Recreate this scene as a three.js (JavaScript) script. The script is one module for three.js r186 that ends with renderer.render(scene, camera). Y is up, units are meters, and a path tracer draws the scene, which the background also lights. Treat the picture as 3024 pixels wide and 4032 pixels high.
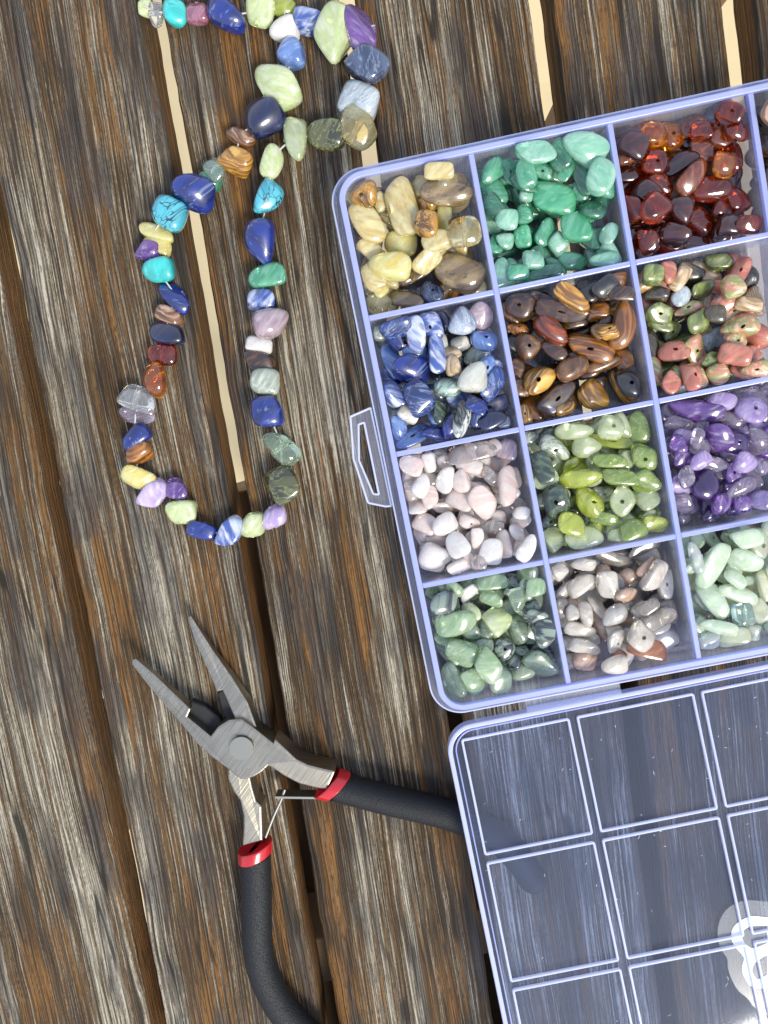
import * as THREE from 'three';
import { mergeGeometries } from 'three/addons/utils/BufferGeometryUtils.js';

// ---------------------------------------------------------------- camera, sky, sun, exposure
// World: y up, x along the rows of the bead box, z along its columns; millimetres are turned into metres by MM.
const MM = 0.001;
const scene = new THREE.Scene();
const camera = new THREE.PerspectiveCamera(67.28, 768 / 1024, 0.01, 20);
{
  const right = new THREE.Vector3(0.979928, -0.01733, 0.198597), up = new THREE.Vector3(0.19591, -0.100624, -0.975446), back = new THREE.Vector3(0.036889, 0.994774, -0.095209);
  camera.quaternion.setFromRotationMatrix(new THREE.Matrix4().makeBasis(right, up, back));
  camera.position.set(2.883 * MM, 192.014 * MM, 58.28 * MM);
  camera.updateMatrixWorld();
}
const renderer = new THREE.WebGLRenderer({ antialias: true });
renderer.setSize(768, 1024);
renderer.toneMapping = THREE.LinearToneMapping;
renderer.toneMappingExposure = 1.42;
renderer.shadowMap.enabled = true;

const SUN = new THREE.Vector3(0.42, 1.0, 0.88).normalize();
{
  const w = 256, h = 128, data = new Float32Array(w * h * 4);
  for (let j = 0; j < h; j++) for (let i = 0; i < w; i++) {
    const el = ((j + 0.5) / h - 0.5) * Math.PI, az = ((i + 0.5) / w - 0.5) * 2 * Math.PI;
    const d = new THREE.Vector3(Math.cos(el) * Math.cos(az), Math.sin(el), Math.cos(el) * Math.sin(az));
    const k = Math.pow(Math.max(0, d.y), 0.55), glow = 0.55 * Math.pow(Math.max(0, d.dot(SUN)), 9);
    let c = [0.83 + (0.40 - 0.83) * k + glow, 0.86 + (0.50 - 0.86) * k + glow, 0.90 + (0.74 - 0.90) * k + glow * 0.9];
    if (d.y < 0) c = [0.3, 0.3, 0.28];
    data.set([c[0], c[1], c[2], 1], (j * w + i) * 4);
  }
  const sky = new THREE.DataTexture(data, w, h, THREE.RGBAFormat, THREE.FloatType);
  sky.mapping = THREE.EquirectangularReflectionMapping;
  sky.magFilter = sky.minFilter = THREE.LinearFilter;
  sky.needsUpdate = true;
  scene.background = sky;
  scene.environment = sky;
  scene.environmentIntensity = 1.05;
  scene.backgroundIntensity = 1.05;
}
{
  const sun = new THREE.DirectionalLight(new THREE.Color(1.0, 0.93, 0.79), 3.0);
  sun.position.copy(SUN.clone().multiplyScalar(2));
  sun.target.position.set(0, 0, 0.06);
  sun.castShadow = true;
  sun.shadow.radius = 38;
  sun.shadow.mapSize.set(4096, 4096);
  Object.assign(sun.shadow.camera, { left: -0.4, right: 0.4, top: 0.4, bottom: -0.4, near: 0.5, far: 4 });
  scene.add(sun, sun.target);
}

// ---------------------------------------------------------------- helpers
function rng(seed) { let a = seed >>> 0; return () => { a = (a + 0x6D2B79F5) >>> 0; let t = a; t = Math.imul(t ^ (t >>> 15), t | 1); t ^= t + Math.imul(t ^ (t >>> 7), t | 61); return ((t ^ (t >>> 14)) >>> 0) / 4294967296; }; }
const LAT = (() => { const r = rng(77), a = new Float32Array(65536); for (let i = 0; i < 65536; i++) a[i] = r(); return a; })();
function noise(x, y) {
  const xi = Math.floor(x), yi = Math.floor(y), fx = x - xi, fy = y - yi, u = fx * fx * (3 - 2 * fx), v = fy * fy * (3 - 2 * fy);
  const x0 = xi & 255, x1 = (xi + 1) & 255, y0 = (yi & 255) << 8, y1 = ((yi + 1) & 255) << 8;
  const a = LAT[y0 | x0], b = LAT[y0 | x1], c = LAT[y1 | x0], d = LAT[y1 | x1];
  return a + (b - a) * u + (c - a + (a - b - c + d) * u) * v;
}
const fbm = (x, y, n = 4) => { let s = 0, a = 0.5, t = 0; for (let i = 0; i < n; i++) { s += a * noise(x, y); t += a; a *= 0.5; x = x * 2.03 + 17.1; y = y * 2.03 + 9.7; } return s / t; };
const smooth = (a, b, x) => { const t = Math.min(1, Math.max(0, (x - a) / (b - a))); return t * t * (3 - 2 * t); };
const mix3 = (a, b, t) => [a[0] + (b[0] - a[0]) * t, a[1] + (b[1] - a[1]) * t, a[2] + (b[2] - a[2]) * t];
const toByte = (x) => { x = Math.min(1, Math.max(0, x)); return Math.round(255 * (x <= 0.0031308 ? 12.92 * x : 1.055 * Math.pow(x, 1 / 2.4) - 0.055)); };
const lin = (hex) => { const c = new THREE.Color(hex); return [c.r, c.g, c.b]; };
function dataMap(w, h, data, srgb) {
  const t = new THREE.DataTexture(data, w, h, THREE.RGBAFormat, THREE.UnsignedByteType);
  t.wrapS = t.wrapT = THREE.RepeatWrapping; t.magFilter = THREE.LinearFilter; t.minFilter = THREE.LinearMipmapLinearFilter; t.generateMipmaps = true;
  if (srgb) t.colorSpace = THREE.SRGBColorSpace;
  t.needsUpdate = true; return t;
}
const taken = {};
function numbered(name) { const n = taken[name] = (taken[name] ?? -1) + 1; return n ? `${name}_${String(n).padStart(3, '0')}` : name; }
function shade(o) { o.traverse((m) => { if (m.isMesh) { m.castShadow = true; m.receiveShadow = true; } }); return o; }
function thing(name, label, category, [x, y, z], group) {          // a Group at the thing's base (millimetres)
  const o = new THREE.Group(); o.name = numbered(name); o.position.set(x * MM, y * MM, z * MM);
  o.userData = { label, category }; if (group) o.userData.group = group;
  scene.add(o); return o;
}
function part(name, geo, mat, parent, base) {                         // geo in world millimetres -> parent's axes in metres
  geo.translate(-base[0], -base[1], -base[2]); geo.scale(MM, MM, MM);
  const m = new THREE.Mesh(geo, mat); m.name = name; parent.add(m); return m;
}
const box = (x0, x1, y0, y1, z0, z1) => new THREE.BoxGeometry(x1 - x0, y1 - y0, z1 - z0).translate((x0 + x1) / 2, (y0 + y1) / 2, (z0 + z1) / 2);
function shapeOf(pts) { const s = new THREE.Shape(); pts.forEach(([x, z], i) => (i ? s.lineTo(x, -z) : s.moveTo(x, -z))); s.closePath(); return s; }
function roundedRect(x0, x1, z0, z1, r, Kind = THREE.Shape) {        // in the x, -z plane of a slab
  const s = new Kind(), a = -z1, b = -z0;
  s.moveTo(x0 + r, a); s.lineTo(x1 - r, a); s.absarc(x1 - r, a + r, r, -Math.PI / 2, 0); s.lineTo(x1, b - r); s.absarc(x1 - r, b - r, r, 0, Math.PI / 2);
  s.lineTo(x0 + r, b); s.absarc(x0 + r, b - r, r, Math.PI / 2, Math.PI); s.lineTo(x0, a + r); s.absarc(x0 + r, a + r, r, Math.PI, 1.5 * Math.PI); return s;
}
function slab(shape, y0, y1, bevel = 0, seg = 2, curve = 8) {         // a flat shape raised from y0 to y1
  const g = new THREE.ExtrudeGeometry(shape, { depth: y1 - y0 - 2 * bevel, bevelEnabled: bevel > 0, bevelThickness: bevel, bevelSize: bevel, bevelOffset: -bevel, bevelSegments: seg, curveSegments: curve });
  return g.rotateX(-Math.PI / 2).translate(0, y0 + bevel, 0);
}
const CELL_BEADS = [
  [0, 0, [
    [4.7,2.2,6.6,6.6,11,"rutile_gold",1],
    [14.1,5.8,13.9,7.0,89,"rutile",0],
    [4.4,10.8,11.4,6.6,69,"rutile",0],
    [10.0,9.1,6.6,4.0,61,"rutile_clear",0],
    [11.5,15.1,8.1,6.2,11,"citrine",0],
    [27.3,11.0,9.2,6.2,-24,"citrine",0],
    [28.6,1.5,6.2,5.5,71,"quartz_white",0],
    [23.3,2.1,7.0,4.0,11,"rutile",0],
    [24.1,7.1,12.5,5.5,16,"rutile_dark",0],
    [18.4,13.5,6.6,5.5,101,"rutile_gold",0],
    [27.4,16.9,8.1,7.7,11,"rutile_clear",0],
    [20.5,18.3,7.7,5.1,-9,"rutile",0],
    [9.5,4.4,4.8,3.7,71,"rutile",0],
    [8.8,0.8,4.4,3.3,11,"rutile_dark",0],
    [19.3,2.3,5.5,3.3,91,"rutile",0],
    [7.7,20.6,10.6,6.6,16,"citrine",0],
    [3.7,22.1,7.0,5.1,71,"rutile",0],
    [3.7,27.6,6.2,4.8,41,"rutile_clear",0],
    [18.1,21.0,7.7,5.1,-29,"rutile",0],
    [26.1,25.1,12.1,8.1,31,"rutile_dark",0],
    [10.8,26.6,9.5,4.4,16,"rutile_dark",0],
    [18.4,27.3,5.9,5.1,11,"navy_grey",1],
  ]],
  [1, 0, [
    [58.0,3.5,11.0,7.3,46,"aventurine_pale",0],
    [45.0,2.5,9.5,5.1,1,"aventurine_pale",0],
    [51.0,2.7,7.3,4.8,81,"aventurine_dark",0],
    [59.3,11.9,8.4,6.6,-59,"aventurine_pale",0],
    [51.9,7.4,7.0,3.3,-49,"aventurine",0],
    [46.8,7.3,5.9,4.0,21,"aventurine",1],
    [54.7,10.0,9.5,3.7,81,"aventurine_dark",0],
    [48.5,12.9,11.4,7.0,26,"aventurine_bright",0],
    [53.0,20.3,7.7,7.3,11,"aventurine_bright",0],
    [58.3,18.8,8.4,7.3,11,"aventurine_dark",0],
    [61.1,24.3,5.5,4.0,-39,"aventurine_pale",0],
    [44.7,19.6,7.0,4.4,-49,"aventurine",0],
    [42.0,7.4,7.3,4.8,86,"aventurine",0],
    [41.1,14.9,4.8,4.0,81,"aventurine",0],
    [40.1,19.6,5.5,4.0,91,"aventurine_bright",0],
    [48.1,22.6,5.5,4.8,61,"aventurine_pale",0],
    [56.8,24.4,7.3,5.5,-19,"aventurine_dark",0],
    [35.9,1.6,7.7,4.8,-19,"aventurine",0],
    [35.6,8.1,8.1,5.5,66,"aventurine",0],
    [36.6,15.0,5.5,4.8,11,"aventurine_pale",0],
    [33.2,12.5,6.6,4.4,71,"aventurine_dark",0],
    [35.1,19.6,5.1,4.4,11,"aventurine_pale",0],
    [50.8,27.9,8.4,4.4,16,"aventurine",0],
    [41.2,25.4,5.1,4.8,11,"aventurine_pale",0],
    [58.5,29.0,7.3,2.6,6,"aventurine_pale",0],
    [37.1,27.7,5.5,4.0,11,"aventurine",0],
    [43.1,28.6,9.2,3.3,1,"aventurine_dark",0],
  ]],
  [2, 0, [
    [72.7,1.9,7.0,5.5,11,"amber_light",0],
    [78.1,4.3,6.6,6.2,11,"amber_light",1],
    [82.8,5.6,5.5,4.0,21,"amber",0],
    [82.8,0.5,6.2,4.0,-19,"amber_brown",0],
    [90.4,5.5,6.6,6.2,-34,"amber_brown",0],
    [87.7,2.2,5.5,4.0,31,"amber_dark",0],
    [70.7,9.9,6.2,5.5,11,"amber",1],
    [79.0,15.1,9.5,5.1,-39,"amber_brown",0],
    [86.2,14.2,5.9,5.5,11,"amber_light",0],
    [77.5,11.0,9.2,4.8,-19,"amber_dark",0],
    [67.0,6.7,7.0,6.2,41,"amber_dark",0],
    [72.5,15.8,7.3,4.8,61,"amber",0],
    [83.6,19.2,10.3,6.2,16,"amber",0],
    [91.6,22.2,7.3,5.5,81,"amber",0],
    [68.9,20.6,7.7,6.6,-39,"amber",0],
    [75.5,21.6,7.3,7.0,71,"amber_dark",0],
    [80.9,25.2,7.0,5.5,51,"amber",0],
    [90.7,28.1,6.2,4.4,11,"amber",0],
    [73.6,26.7,7.7,5.5,31,"amber_dark",0],
    [67.5,26.8,5.5,5.5,11,"amber",0],
    [89.7,12.2,7.0,5.5,61,"amber",0],
    [90.9,15.8,6.6,4.4,-54,"amber_dark",0],
    [67.8,16.2,5.9,5.9,51,"amber_dark",0],
    [85.6,27.2,5.5,5.1,11,"amber_dark",0],
    [67.3,2.7,6.2,4.0,11,"amber_dark",0],
    [79.6,29.1,7.0,3.3,11,"amber_dark",0],
  ]],
  [0, 1, [
    [7.3,32.5,8.1,4.8,-4,"sodalite",0],
    [11.6,36.8,9.2,5.1,91,"sodalite_white",0],
    [16.4,33.8,7.0,5.5,91,"sodalite_white",1],
    [22.5,36.2,7.3,7.0,-39,"grey_blue",0],
    [28.2,34.8,7.0,6.6,51,"mauve",0],
    [28.2,40.8,7.0,5.5,16,"sodalite_light",1],
    [6.6,37.8,5.5,4.4,81,"lapis",0],
    [15.5,42.0,10.3,4.4,99,"sodalite_white",0],
    [21.5,41.4,5.1,4.0,-9,"white_speck",0],
    [24.7,43.5,7.0,4.0,-19,"grey_green",0],
    [8.8,44.2,9.5,7.0,21,"lapis",0],
    [18.4,46.2,5.5,4.0,86,"tan_stone",0],
    [23.1,49.0,7.3,7.3,11,"quartz_white",0],
    [28.4,51.5,8.8,5.5,-44,"sodalite",0],
    [16.5,50.0,7.0,4.8,19,"green_speck",0],
    [9.6,51.4,8.4,6.6,81,"sodalite",0],
    [3.9,49.1,6.6,4.8,81,"sodalite_white",0],
    [5.5,54.2,5.5,4.0,41,"white_speck",0],
    [13.6,56.2,5.9,4.0,101,"dark_green",0],
    [18.0,57.8,9.9,4.0,-69,"black_white",0],
    [21.9,56.4,5.5,4.0,41,"lapis",0],
    [23.9,59.4,7.0,4.0,-19,"navy",0],
    [2.5,56.9,6.6,3.7,99,"sodalite_light",0],
    [6.2,59.1,9.9,4.8,-19,"sodalite_light",1],
    [12.2,60.7,7.0,3.3,21,"lapis",0],
    [2.8,41.2,9.5,4.4,86,"sodalite_light",0],
    [27.5,56.1,6.6,4.0,-9,"navy",0],
    [28.5,60.7,3.7,3.3,11,"grey_blue",0],
    [2.7,34.3,4.8,4.0,11,"grey_green",0],
  ]],
  [1, 1, [
    [37.3,33.8,7.0,6.2,31,"tiger_dark",1],
    [46.8,34.0,10.3,4.4,46,"tiger_gold",0],
    [52.6,34.1,8.1,7.0,-29,"tiger_dark",1],
    [59.5,32.5,5.5,3.7,26,"tiger",0],
    [45.3,38.4,13.2,5.1,26,"tiger_dark",1],
    [41.4,41.9,9.5,5.9,36,"tiger_red",0],
    [53.8,43.7,7.3,7.0,-29,"tiger_gold",1],
    [60.2,44.3,12.1,5.9,-64,"tiger",0],
    [50.6,47.7,12.1,5.9,21,"tiger",1],
    [42.3,47.4,7.0,4.0,51,"tiger_dark",0],
    [45.6,51.4,8.4,5.5,-14,"tiger_brown",0],
    [37.5,53.4,8.1,7.0,-49,"tiger_gold",1],
    [36.3,44.1,6.2,5.9,51,"tiger_brown",1],
    [34.1,49.0,5.9,4.0,71,"tiger_brown",0],
    [41.1,58.1,11.4,5.5,-34,"tiger_dark",1],
    [49.9,58.1,8.4,7.3,71,"tiger_gold",0],
    [59.3,58.5,7.0,7.0,11,"black_stone",1],
    [61.7,52.5,6.6,4.8,86,"tiger",0],
    [33.8,59.6,5.1,2.6,96,"tiger_gold",1],
    [42.8,60.7,5.5,2.9,-9,"tiger_gold",0],
    [53.5,51.9,9.5,3.3,-4,"tiger_brown",0],
    [35.3,39.9,5.5,2.9,11,"tiger",1],
    [59.4,36.6,6.6,2.9,16,"tiger_dark",0],
  ]],
  [2, 1, [
    [66.3,33.6,5.1,4.8,11,"unakite_green",0],
    [70.2,34.4,5.5,4.0,91,"unakite_pink",0],
    [72.0,36.2,7.0,2.9,-44,"tan_stone",0],
    [77.3,34.3,7.3,6.2,41,"unakite_dark",0],
    [87.5,37.4,7.7,4.0,-49,"unakite_pink",1],
    [67.3,42.0,7.0,5.1,21,"unakite_green",1],
    [72.7,40.6,5.1,4.0,-29,"grey_stone",0],
    [75.1,43.4,7.3,3.3,-14,"unakite",1],
    [82.9,41.8,5.9,5.5,71,"unakite",0],
    [77.7,39.5,6.2,4.0,1,"unakite_green",0],
    [89.4,44.7,7.7,4.0,91,"tan_stone",0],
    [85.6,45.4,6.6,2.9,21,"tan_stone",0],
    [68.4,45.2,6.6,3.7,26,"unakite_green",1],
    [76.0,47.1,5.9,5.1,-19,"unakite_green",0],
    [83.2,50.1,9.2,6.2,-14,"unakite",1],
    [71.1,48.3,5.5,3.7,-59,"unakite_green",1],
    [69.7,53.2,7.7,5.5,16,"unakite_pink",1],
    [75.6,52.8,7.3,5.5,71,"unakite",1],
    [81.0,55.9,7.7,5.1,21,"unakite_pink",0],
    [87.1,56.4,4.4,4.0,11,"unakite_pink",0],
    [89.5,52.4,7.7,5.5,71,"unakite_pink",0],
    [65.5,49.7,8.8,4.0,81,"unakite_dark",0],
    [71.2,58.8,7.0,4.4,91,"unakite_pink",1],
    [67.0,57.9,5.5,5.1,-29,"grey_green",0],
    [74.5,59.8,5.1,3.7,81,"unakite",1],
    [77.9,59.8,5.5,5.1,71,"unakite",0],
    [85.4,60.2,7.0,4.0,1,"unakite",1],
    [67.4,37.9,5.9,3.3,21,"unakite_dark",0],
    [82.4,38.5,7.0,2.6,21,"unakite_pink",0],
    [79.4,46.1,5.1,4.4,11,"unakite_dark",0],
    [83.1,33.7,6.6,4.0,11,"unakite_green",0],
    [90.6,38.4,6.2,4.0,91,"unakite_dark",0],
  ]],
  [0, 2, [
    [3.8,65.5,6.2,5.1,26,"rose",0],
    [8.9,66.4,5.1,3.3,91,"rose_white",0],
    [18.9,66.5,12.5,5.5,-4,"rose_clear",0],
    [11.9,71.9,7.3,4.4,-59,"rose_white",0],
    [5.3,71.3,5.9,4.4,-39,"rose_white",0],
    [7.5,74.3,5.9,4.4,81,"rose",0],
    [19.5,76.8,8.8,6.2,61,"rose",0],
    [16.3,72.0,6.2,4.8,91,"rose",0],
    [25.0,75.3,10.3,5.1,99,"rose",0],
    [21.5,72.3,5.9,3.3,56,"rose_clear",0],
    [11.3,67.2,4.4,3.3,91,"rose",0],
    [2.0,71.0,5.5,3.3,91,"rose_clear",0],
    [14.6,77.3,7.0,5.5,41,"rose",0],
    [26.6,67.0,5.5,5.5,11,"mauve",0],
    [9.3,77.4,7.0,4.0,16,"rose",0],
    [4.0,76.1,4.8,4.4,11,"rose",0],
    [3.6,81.5,6.2,5.1,41,"rose",0],
    [9.6,81.5,7.0,5.5,-19,"rose_white",0],
    [4.4,88.9,8.1,7.0,41,"rose_white",0],
    [12.4,86.7,7.0,5.9,71,"rose_white",0],
    [16.5,87.1,6.2,2.9,96,"rose",0],
    [18.9,90.8,6.6,6.6,11,"rose_white",0],
    [15.7,82.0,5.5,4.0,11,"rose",1],
    [20.7,84.5,6.2,3.7,21,"rose_clear",0],
    [10.6,92.0,5.5,2.9,-9,"rose",0],
    [14.8,91.7,3.7,3.7,11,"rose_clear",0],
    [7.3,86.0,5.9,3.3,26,"rose",0],
    [23.7,82.5,4.4,3.7,11,"rose",0],
    [23.6,88.9,7.3,4.0,91,"rose",0],
    [27.4,90.8,7.3,4.0,-44,"rose_white",0],
    [26.1,87.5,4.8,3.3,81,"rose",0],
    [28.0,83.3,4.4,3.3,11,"rose_white",0],
  ]],
  [1, 2, [
    [51.7,66.5,6.6,6.2,21,"jade_pale",1],
    [54.6,66.4,7.0,4.4,81,"jade_pale",0],
    [59.7,68.9,8.4,5.5,86,"jade",0],
    [43.4,65.6,9.5,4.8,-4,"jade_pale",0],
    [38.4,69.8,8.4,5.5,31,"jade_grey",1],
    [45.6,70.1,7.0,6.2,41,"jade_pale",0],
    [52.2,71.2,13.9,3.3,23,"jade_yellow",1],
    [51.3,74.2,8.8,3.3,11,"jade",0],
    [59.1,75.8,7.0,5.9,21,"jade",1],
    [42.6,76.5,10.3,5.5,-14,"jade_yellow",0],
    [34.6,73.4,8.4,4.8,81,"dark_green",0],
    [51.8,78.4,9.5,4.0,16,"jade",0],
    [36.2,80.9,8.4,7.3,71,"dark_green",1],
    [45.1,83.0,9.5,6.6,41,"jade_yellow",1],
    [51.6,84.0,7.0,6.6,61,"jade_pale",1],
    [58.3,81.6,7.0,6.2,61,"jade",0],
    [57.6,85.6,6.2,5.9,71,"jade_pale",0],
    [62.3,86.5,4.0,4.0,11,"jade_pale",0],
    [40.5,73.5,5.5,3.3,-9,"jade_yellow",0],
    [34.9,65.7,4.4,3.7,11,"jade_grey",0],
    [38.7,87.8,7.7,5.5,31,"jade_yellow",0],
    [42.2,91.5,9.5,5.5,-4,"jade_pale",0],
    [34.6,91.1,6.2,5.5,71,"jade_pale",0],
    [52.6,91.3,7.0,4.8,1,"jade",0],
    [59.9,92.0,7.0,4.8,21,"jade_yellow",0],
    [46.8,88.2,7.3,2.9,21,"jade",0],
    [52.4,87.9,3.3,2.9,11,"jade_pale",0],
    [48.5,91.6,3.7,3.3,11,"jade_pale",0],
    [57.1,88.8,4.0,3.3,11,"jade_pale",0],
  ]],
  [2, 2, [
    [71.4,66.5,13.6,5.5,21,"amethyst",0],
    [67.6,69.9,6.6,3.7,31,"amethyst_clear",0],
    [78.5,65.4,7.7,4.4,16,"amethyst_light",0],
    [84.4,69.1,7.3,7.0,41,"amethyst_light",1],
    [74.6,73.7,7.7,6.6,81,"amethyst",0],
    [80.1,71.2,8.4,4.0,36,"amethyst_clear",0],
    [80.8,76.1,7.0,5.5,21,"amethyst_dark",1],
    [85.8,76.4,7.0,5.5,71,"amethyst_clear",0],
    [66.1,73.5,4.8,4.4,41,"amethyst",0],
    [69.8,73.9,5.5,3.3,-59,"amethyst_clear",0],
    [69.9,77.2,5.5,4.0,-29,"amethyst_light",0],
    [73.6,79.8,7.3,3.7,31,"amethyst_clear",0],
    [79.7,81.1,6.2,5.5,41,"amethyst_light",0],
    [66.4,81.4,5.5,4.0,81,"amethyst_clear",0],
    [71.4,85.0,7.7,7.0,-49,"amethyst_dark",0],
    [78.8,86.5,8.1,4.0,-19,"amethyst_clear",0],
    [74.0,89.2,5.5,5.5,11,"amethyst",0],
    [79.0,90.2,4.8,4.4,11,"amethyst",0],
    [83.6,90.8,5.5,5.1,11,"amethyst_light",0],
    [65.9,86.9,6.2,4.4,81,"amethyst_clear",0],
    [84.8,83.2,4.4,4.0,11,"amethyst_clear",0],
    [88.2,70.3,5.5,3.3,91,"amethyst_dark",0],
    [86.8,65.6,7.3,3.3,11,"amethyst_clear",0],
    [66.6,91.5,4.8,4.0,91,"amethyst_clear",0],
    [72.8,92.3,4.8,3.7,11,"amethyst_dark",0],
    [78.5,92.9,4.8,2.6,11,"amethyst",0],
  ]],
  [0, 3, [
    [5.3,100.2,8.1,7.0,-9,"prehnite_black",0],
    [10.1,96.9,4.8,4.8,11,"prehnite_green",0],
    [12.1,100.0,5.5,3.3,-24,"rose_white",0],
    [18.0,96.9,8.1,4.8,1,"prehnite_green",0],
    [17.4,101.1,6.2,4.0,21,"prehnite_green",0],
    [7.7,105.0,10.6,6.6,1,"prehnite_green",0],
    [16.9,106.8,7.3,7.0,71,"prehnite",0],
    [5.6,110.0,9.2,7.3,-9,"prehnite_speck",1],
    [8.2,112.5,8.4,7.0,31,"prehnite_green",0],
    [18.2,114.0,6.2,5.5,71,"prehnite_black",1],
    [13.1,116.9,8.8,6.2,61,"prehnite_green",0],
    [3.8,120.6,9.5,5.5,76,"prehnite_needle",0],
    [9.2,121.3,7.7,5.5,71,"prehnite_green",0],
    [14.4,122.3,6.6,6.6,11,"prehnite_needle",0],
    [2.5,96.9,3.7,3.3,11,"prehnite_green",0],
    [13.4,111.1,4.8,2.9,11,"prehnite_needle",0],
    [21.7,101.2,5.5,3.3,91,"prehnite_clear",0],
    [26.4,97.9,6.6,5.5,21,"prehnite_green",1],
    [23.8,101.9,6.2,4.0,86,"prehnite_clear",0],
    [23.3,110.6,8.1,4.8,86,"prehnite_needle",0],
    [28.0,109.7,7.0,5.5,81,"prehnite_black",0],
    [26.9,120.1,8.8,6.6,61,"prehnite_needle",0],
    [21.8,123.0,6.6,4.4,11,"prehnite",0],
    [20.8,118.5,4.0,4.0,11,"prehnite_black",0],
    [20.3,114.8,4.8,2.2,91,"prehnite_black",0],
  ]],
  [1, 3, [
    [38.8,102.2,8.1,4.4,-34,"moonstone",0],
    [45.6,102.8,7.3,5.1,96,"moonstone",0],
    [55.2,103.2,8.8,4.4,-54,"moonstone",0],
    [59.5,105.6,7.7,4.4,96,"moonstone_white",1],
    [55.6,97.9,9.9,3.7,-9,"moonstone_grey",0],
    [47.8,97.5,10.3,3.7,31,"moonstone_grey",0],
    [40.1,97.1,6.2,3.3,21,"moonstone",0],
    [48.4,107.2,6.2,4.4,21,"moonstone_peach",0],
    [46.0,110.6,6.6,5.5,1,"moonstone_white",0],
    [38.7,109.2,6.6,4.0,71,"moonstone",0],
    [42.0,109.4,7.3,3.3,71,"moonstone",0],
    [35.3,108.1,4.0,2.9,91,"moonstone",0],
    [54.2,113.0,9.9,4.8,-9,"moonstone_grey",0],
    [60.1,113.4,7.0,5.5,81,"moonstone_grey",0],
    [36.9,113.1,8.4,4.0,26,"moonstone",0],
    [49.7,117.2,7.0,7.0,51,"moonstone",1],
    [44.0,116.6,6.2,4.8,99,"moonstone_white",1],
    [56.2,117.7,6.6,4.0,-9,"moonstone_white",0],
    [59.2,121.4,8.1,5.5,-14,"moonstone_white",0],
    [36.8,117.7,8.1,3.7,16,"moonstone",0],
    [42.3,121.9,7.0,4.8,1,"moonstone",0],
    [51.3,123.3,10.6,5.1,26,"moonstone_orange",0],
    [44.4,124.3,5.5,3.3,-49,"moonstone_orange",0],
    [35.6,122.6,6.6,5.9,16,"moonstone_peach",0],
    [34.7,98.0,4.4,4.0,71,"moonstone",0],
    [33.4,107.0,5.5,2.2,96,"moonstone_grey",0],
    [52.5,109.6,6.2,2.2,-24,"moonstone_grey",0],
  ]],
  [2, 3, [
    [70.3,103.2,12.8,6.6,-64,"pale_jade",0],
    [65.9,100.4,8.4,2.9,91,"pale_white",0],
    [77.6,103.5,9.5,5.5,31,"pale_jade",0],
    [81.7,101.1,7.0,6.6,51,"pale_cream",1],
    [77.4,97.8,7.7,4.8,-4,"pale_jade",0],
    [74.4,107.4,6.2,3.7,51,"pale_jade",0],
    [69.2,112.5,10.6,5.5,59,"pale_jade",0],
    [74.9,111.4,10.6,4.0,31,"pale_jade",0],
    [75.5,117.2,5.9,5.9,11,"pale_clear",0],
    [79.7,116.9,6.6,4.8,71,"pale_cream",0],
    [68.5,118.9,9.5,3.7,23,"pale_jade",0],
    [71.9,123.5,7.7,4.8,1,"pale_cream",0],
    [76.7,121.7,4.4,3.3,91,"pale_cream",0],
    [81.7,110.8,8.1,4.0,81,"pale_cream",0],
    [66.5,122.4,5.5,4.4,11,"pale_white",0],
    [76.9,125.2,6.2,4.0,11,"pale_jade",0],
    [79.9,122.4,2.9,2.9,11,"pale_jade",0],
    [78.9,109.5,4.0,3.3,11,"pale_jade",0],
    [68.6,97.5,4.4,3.3,71,"pale_jade",0],
  ]],
];
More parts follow.
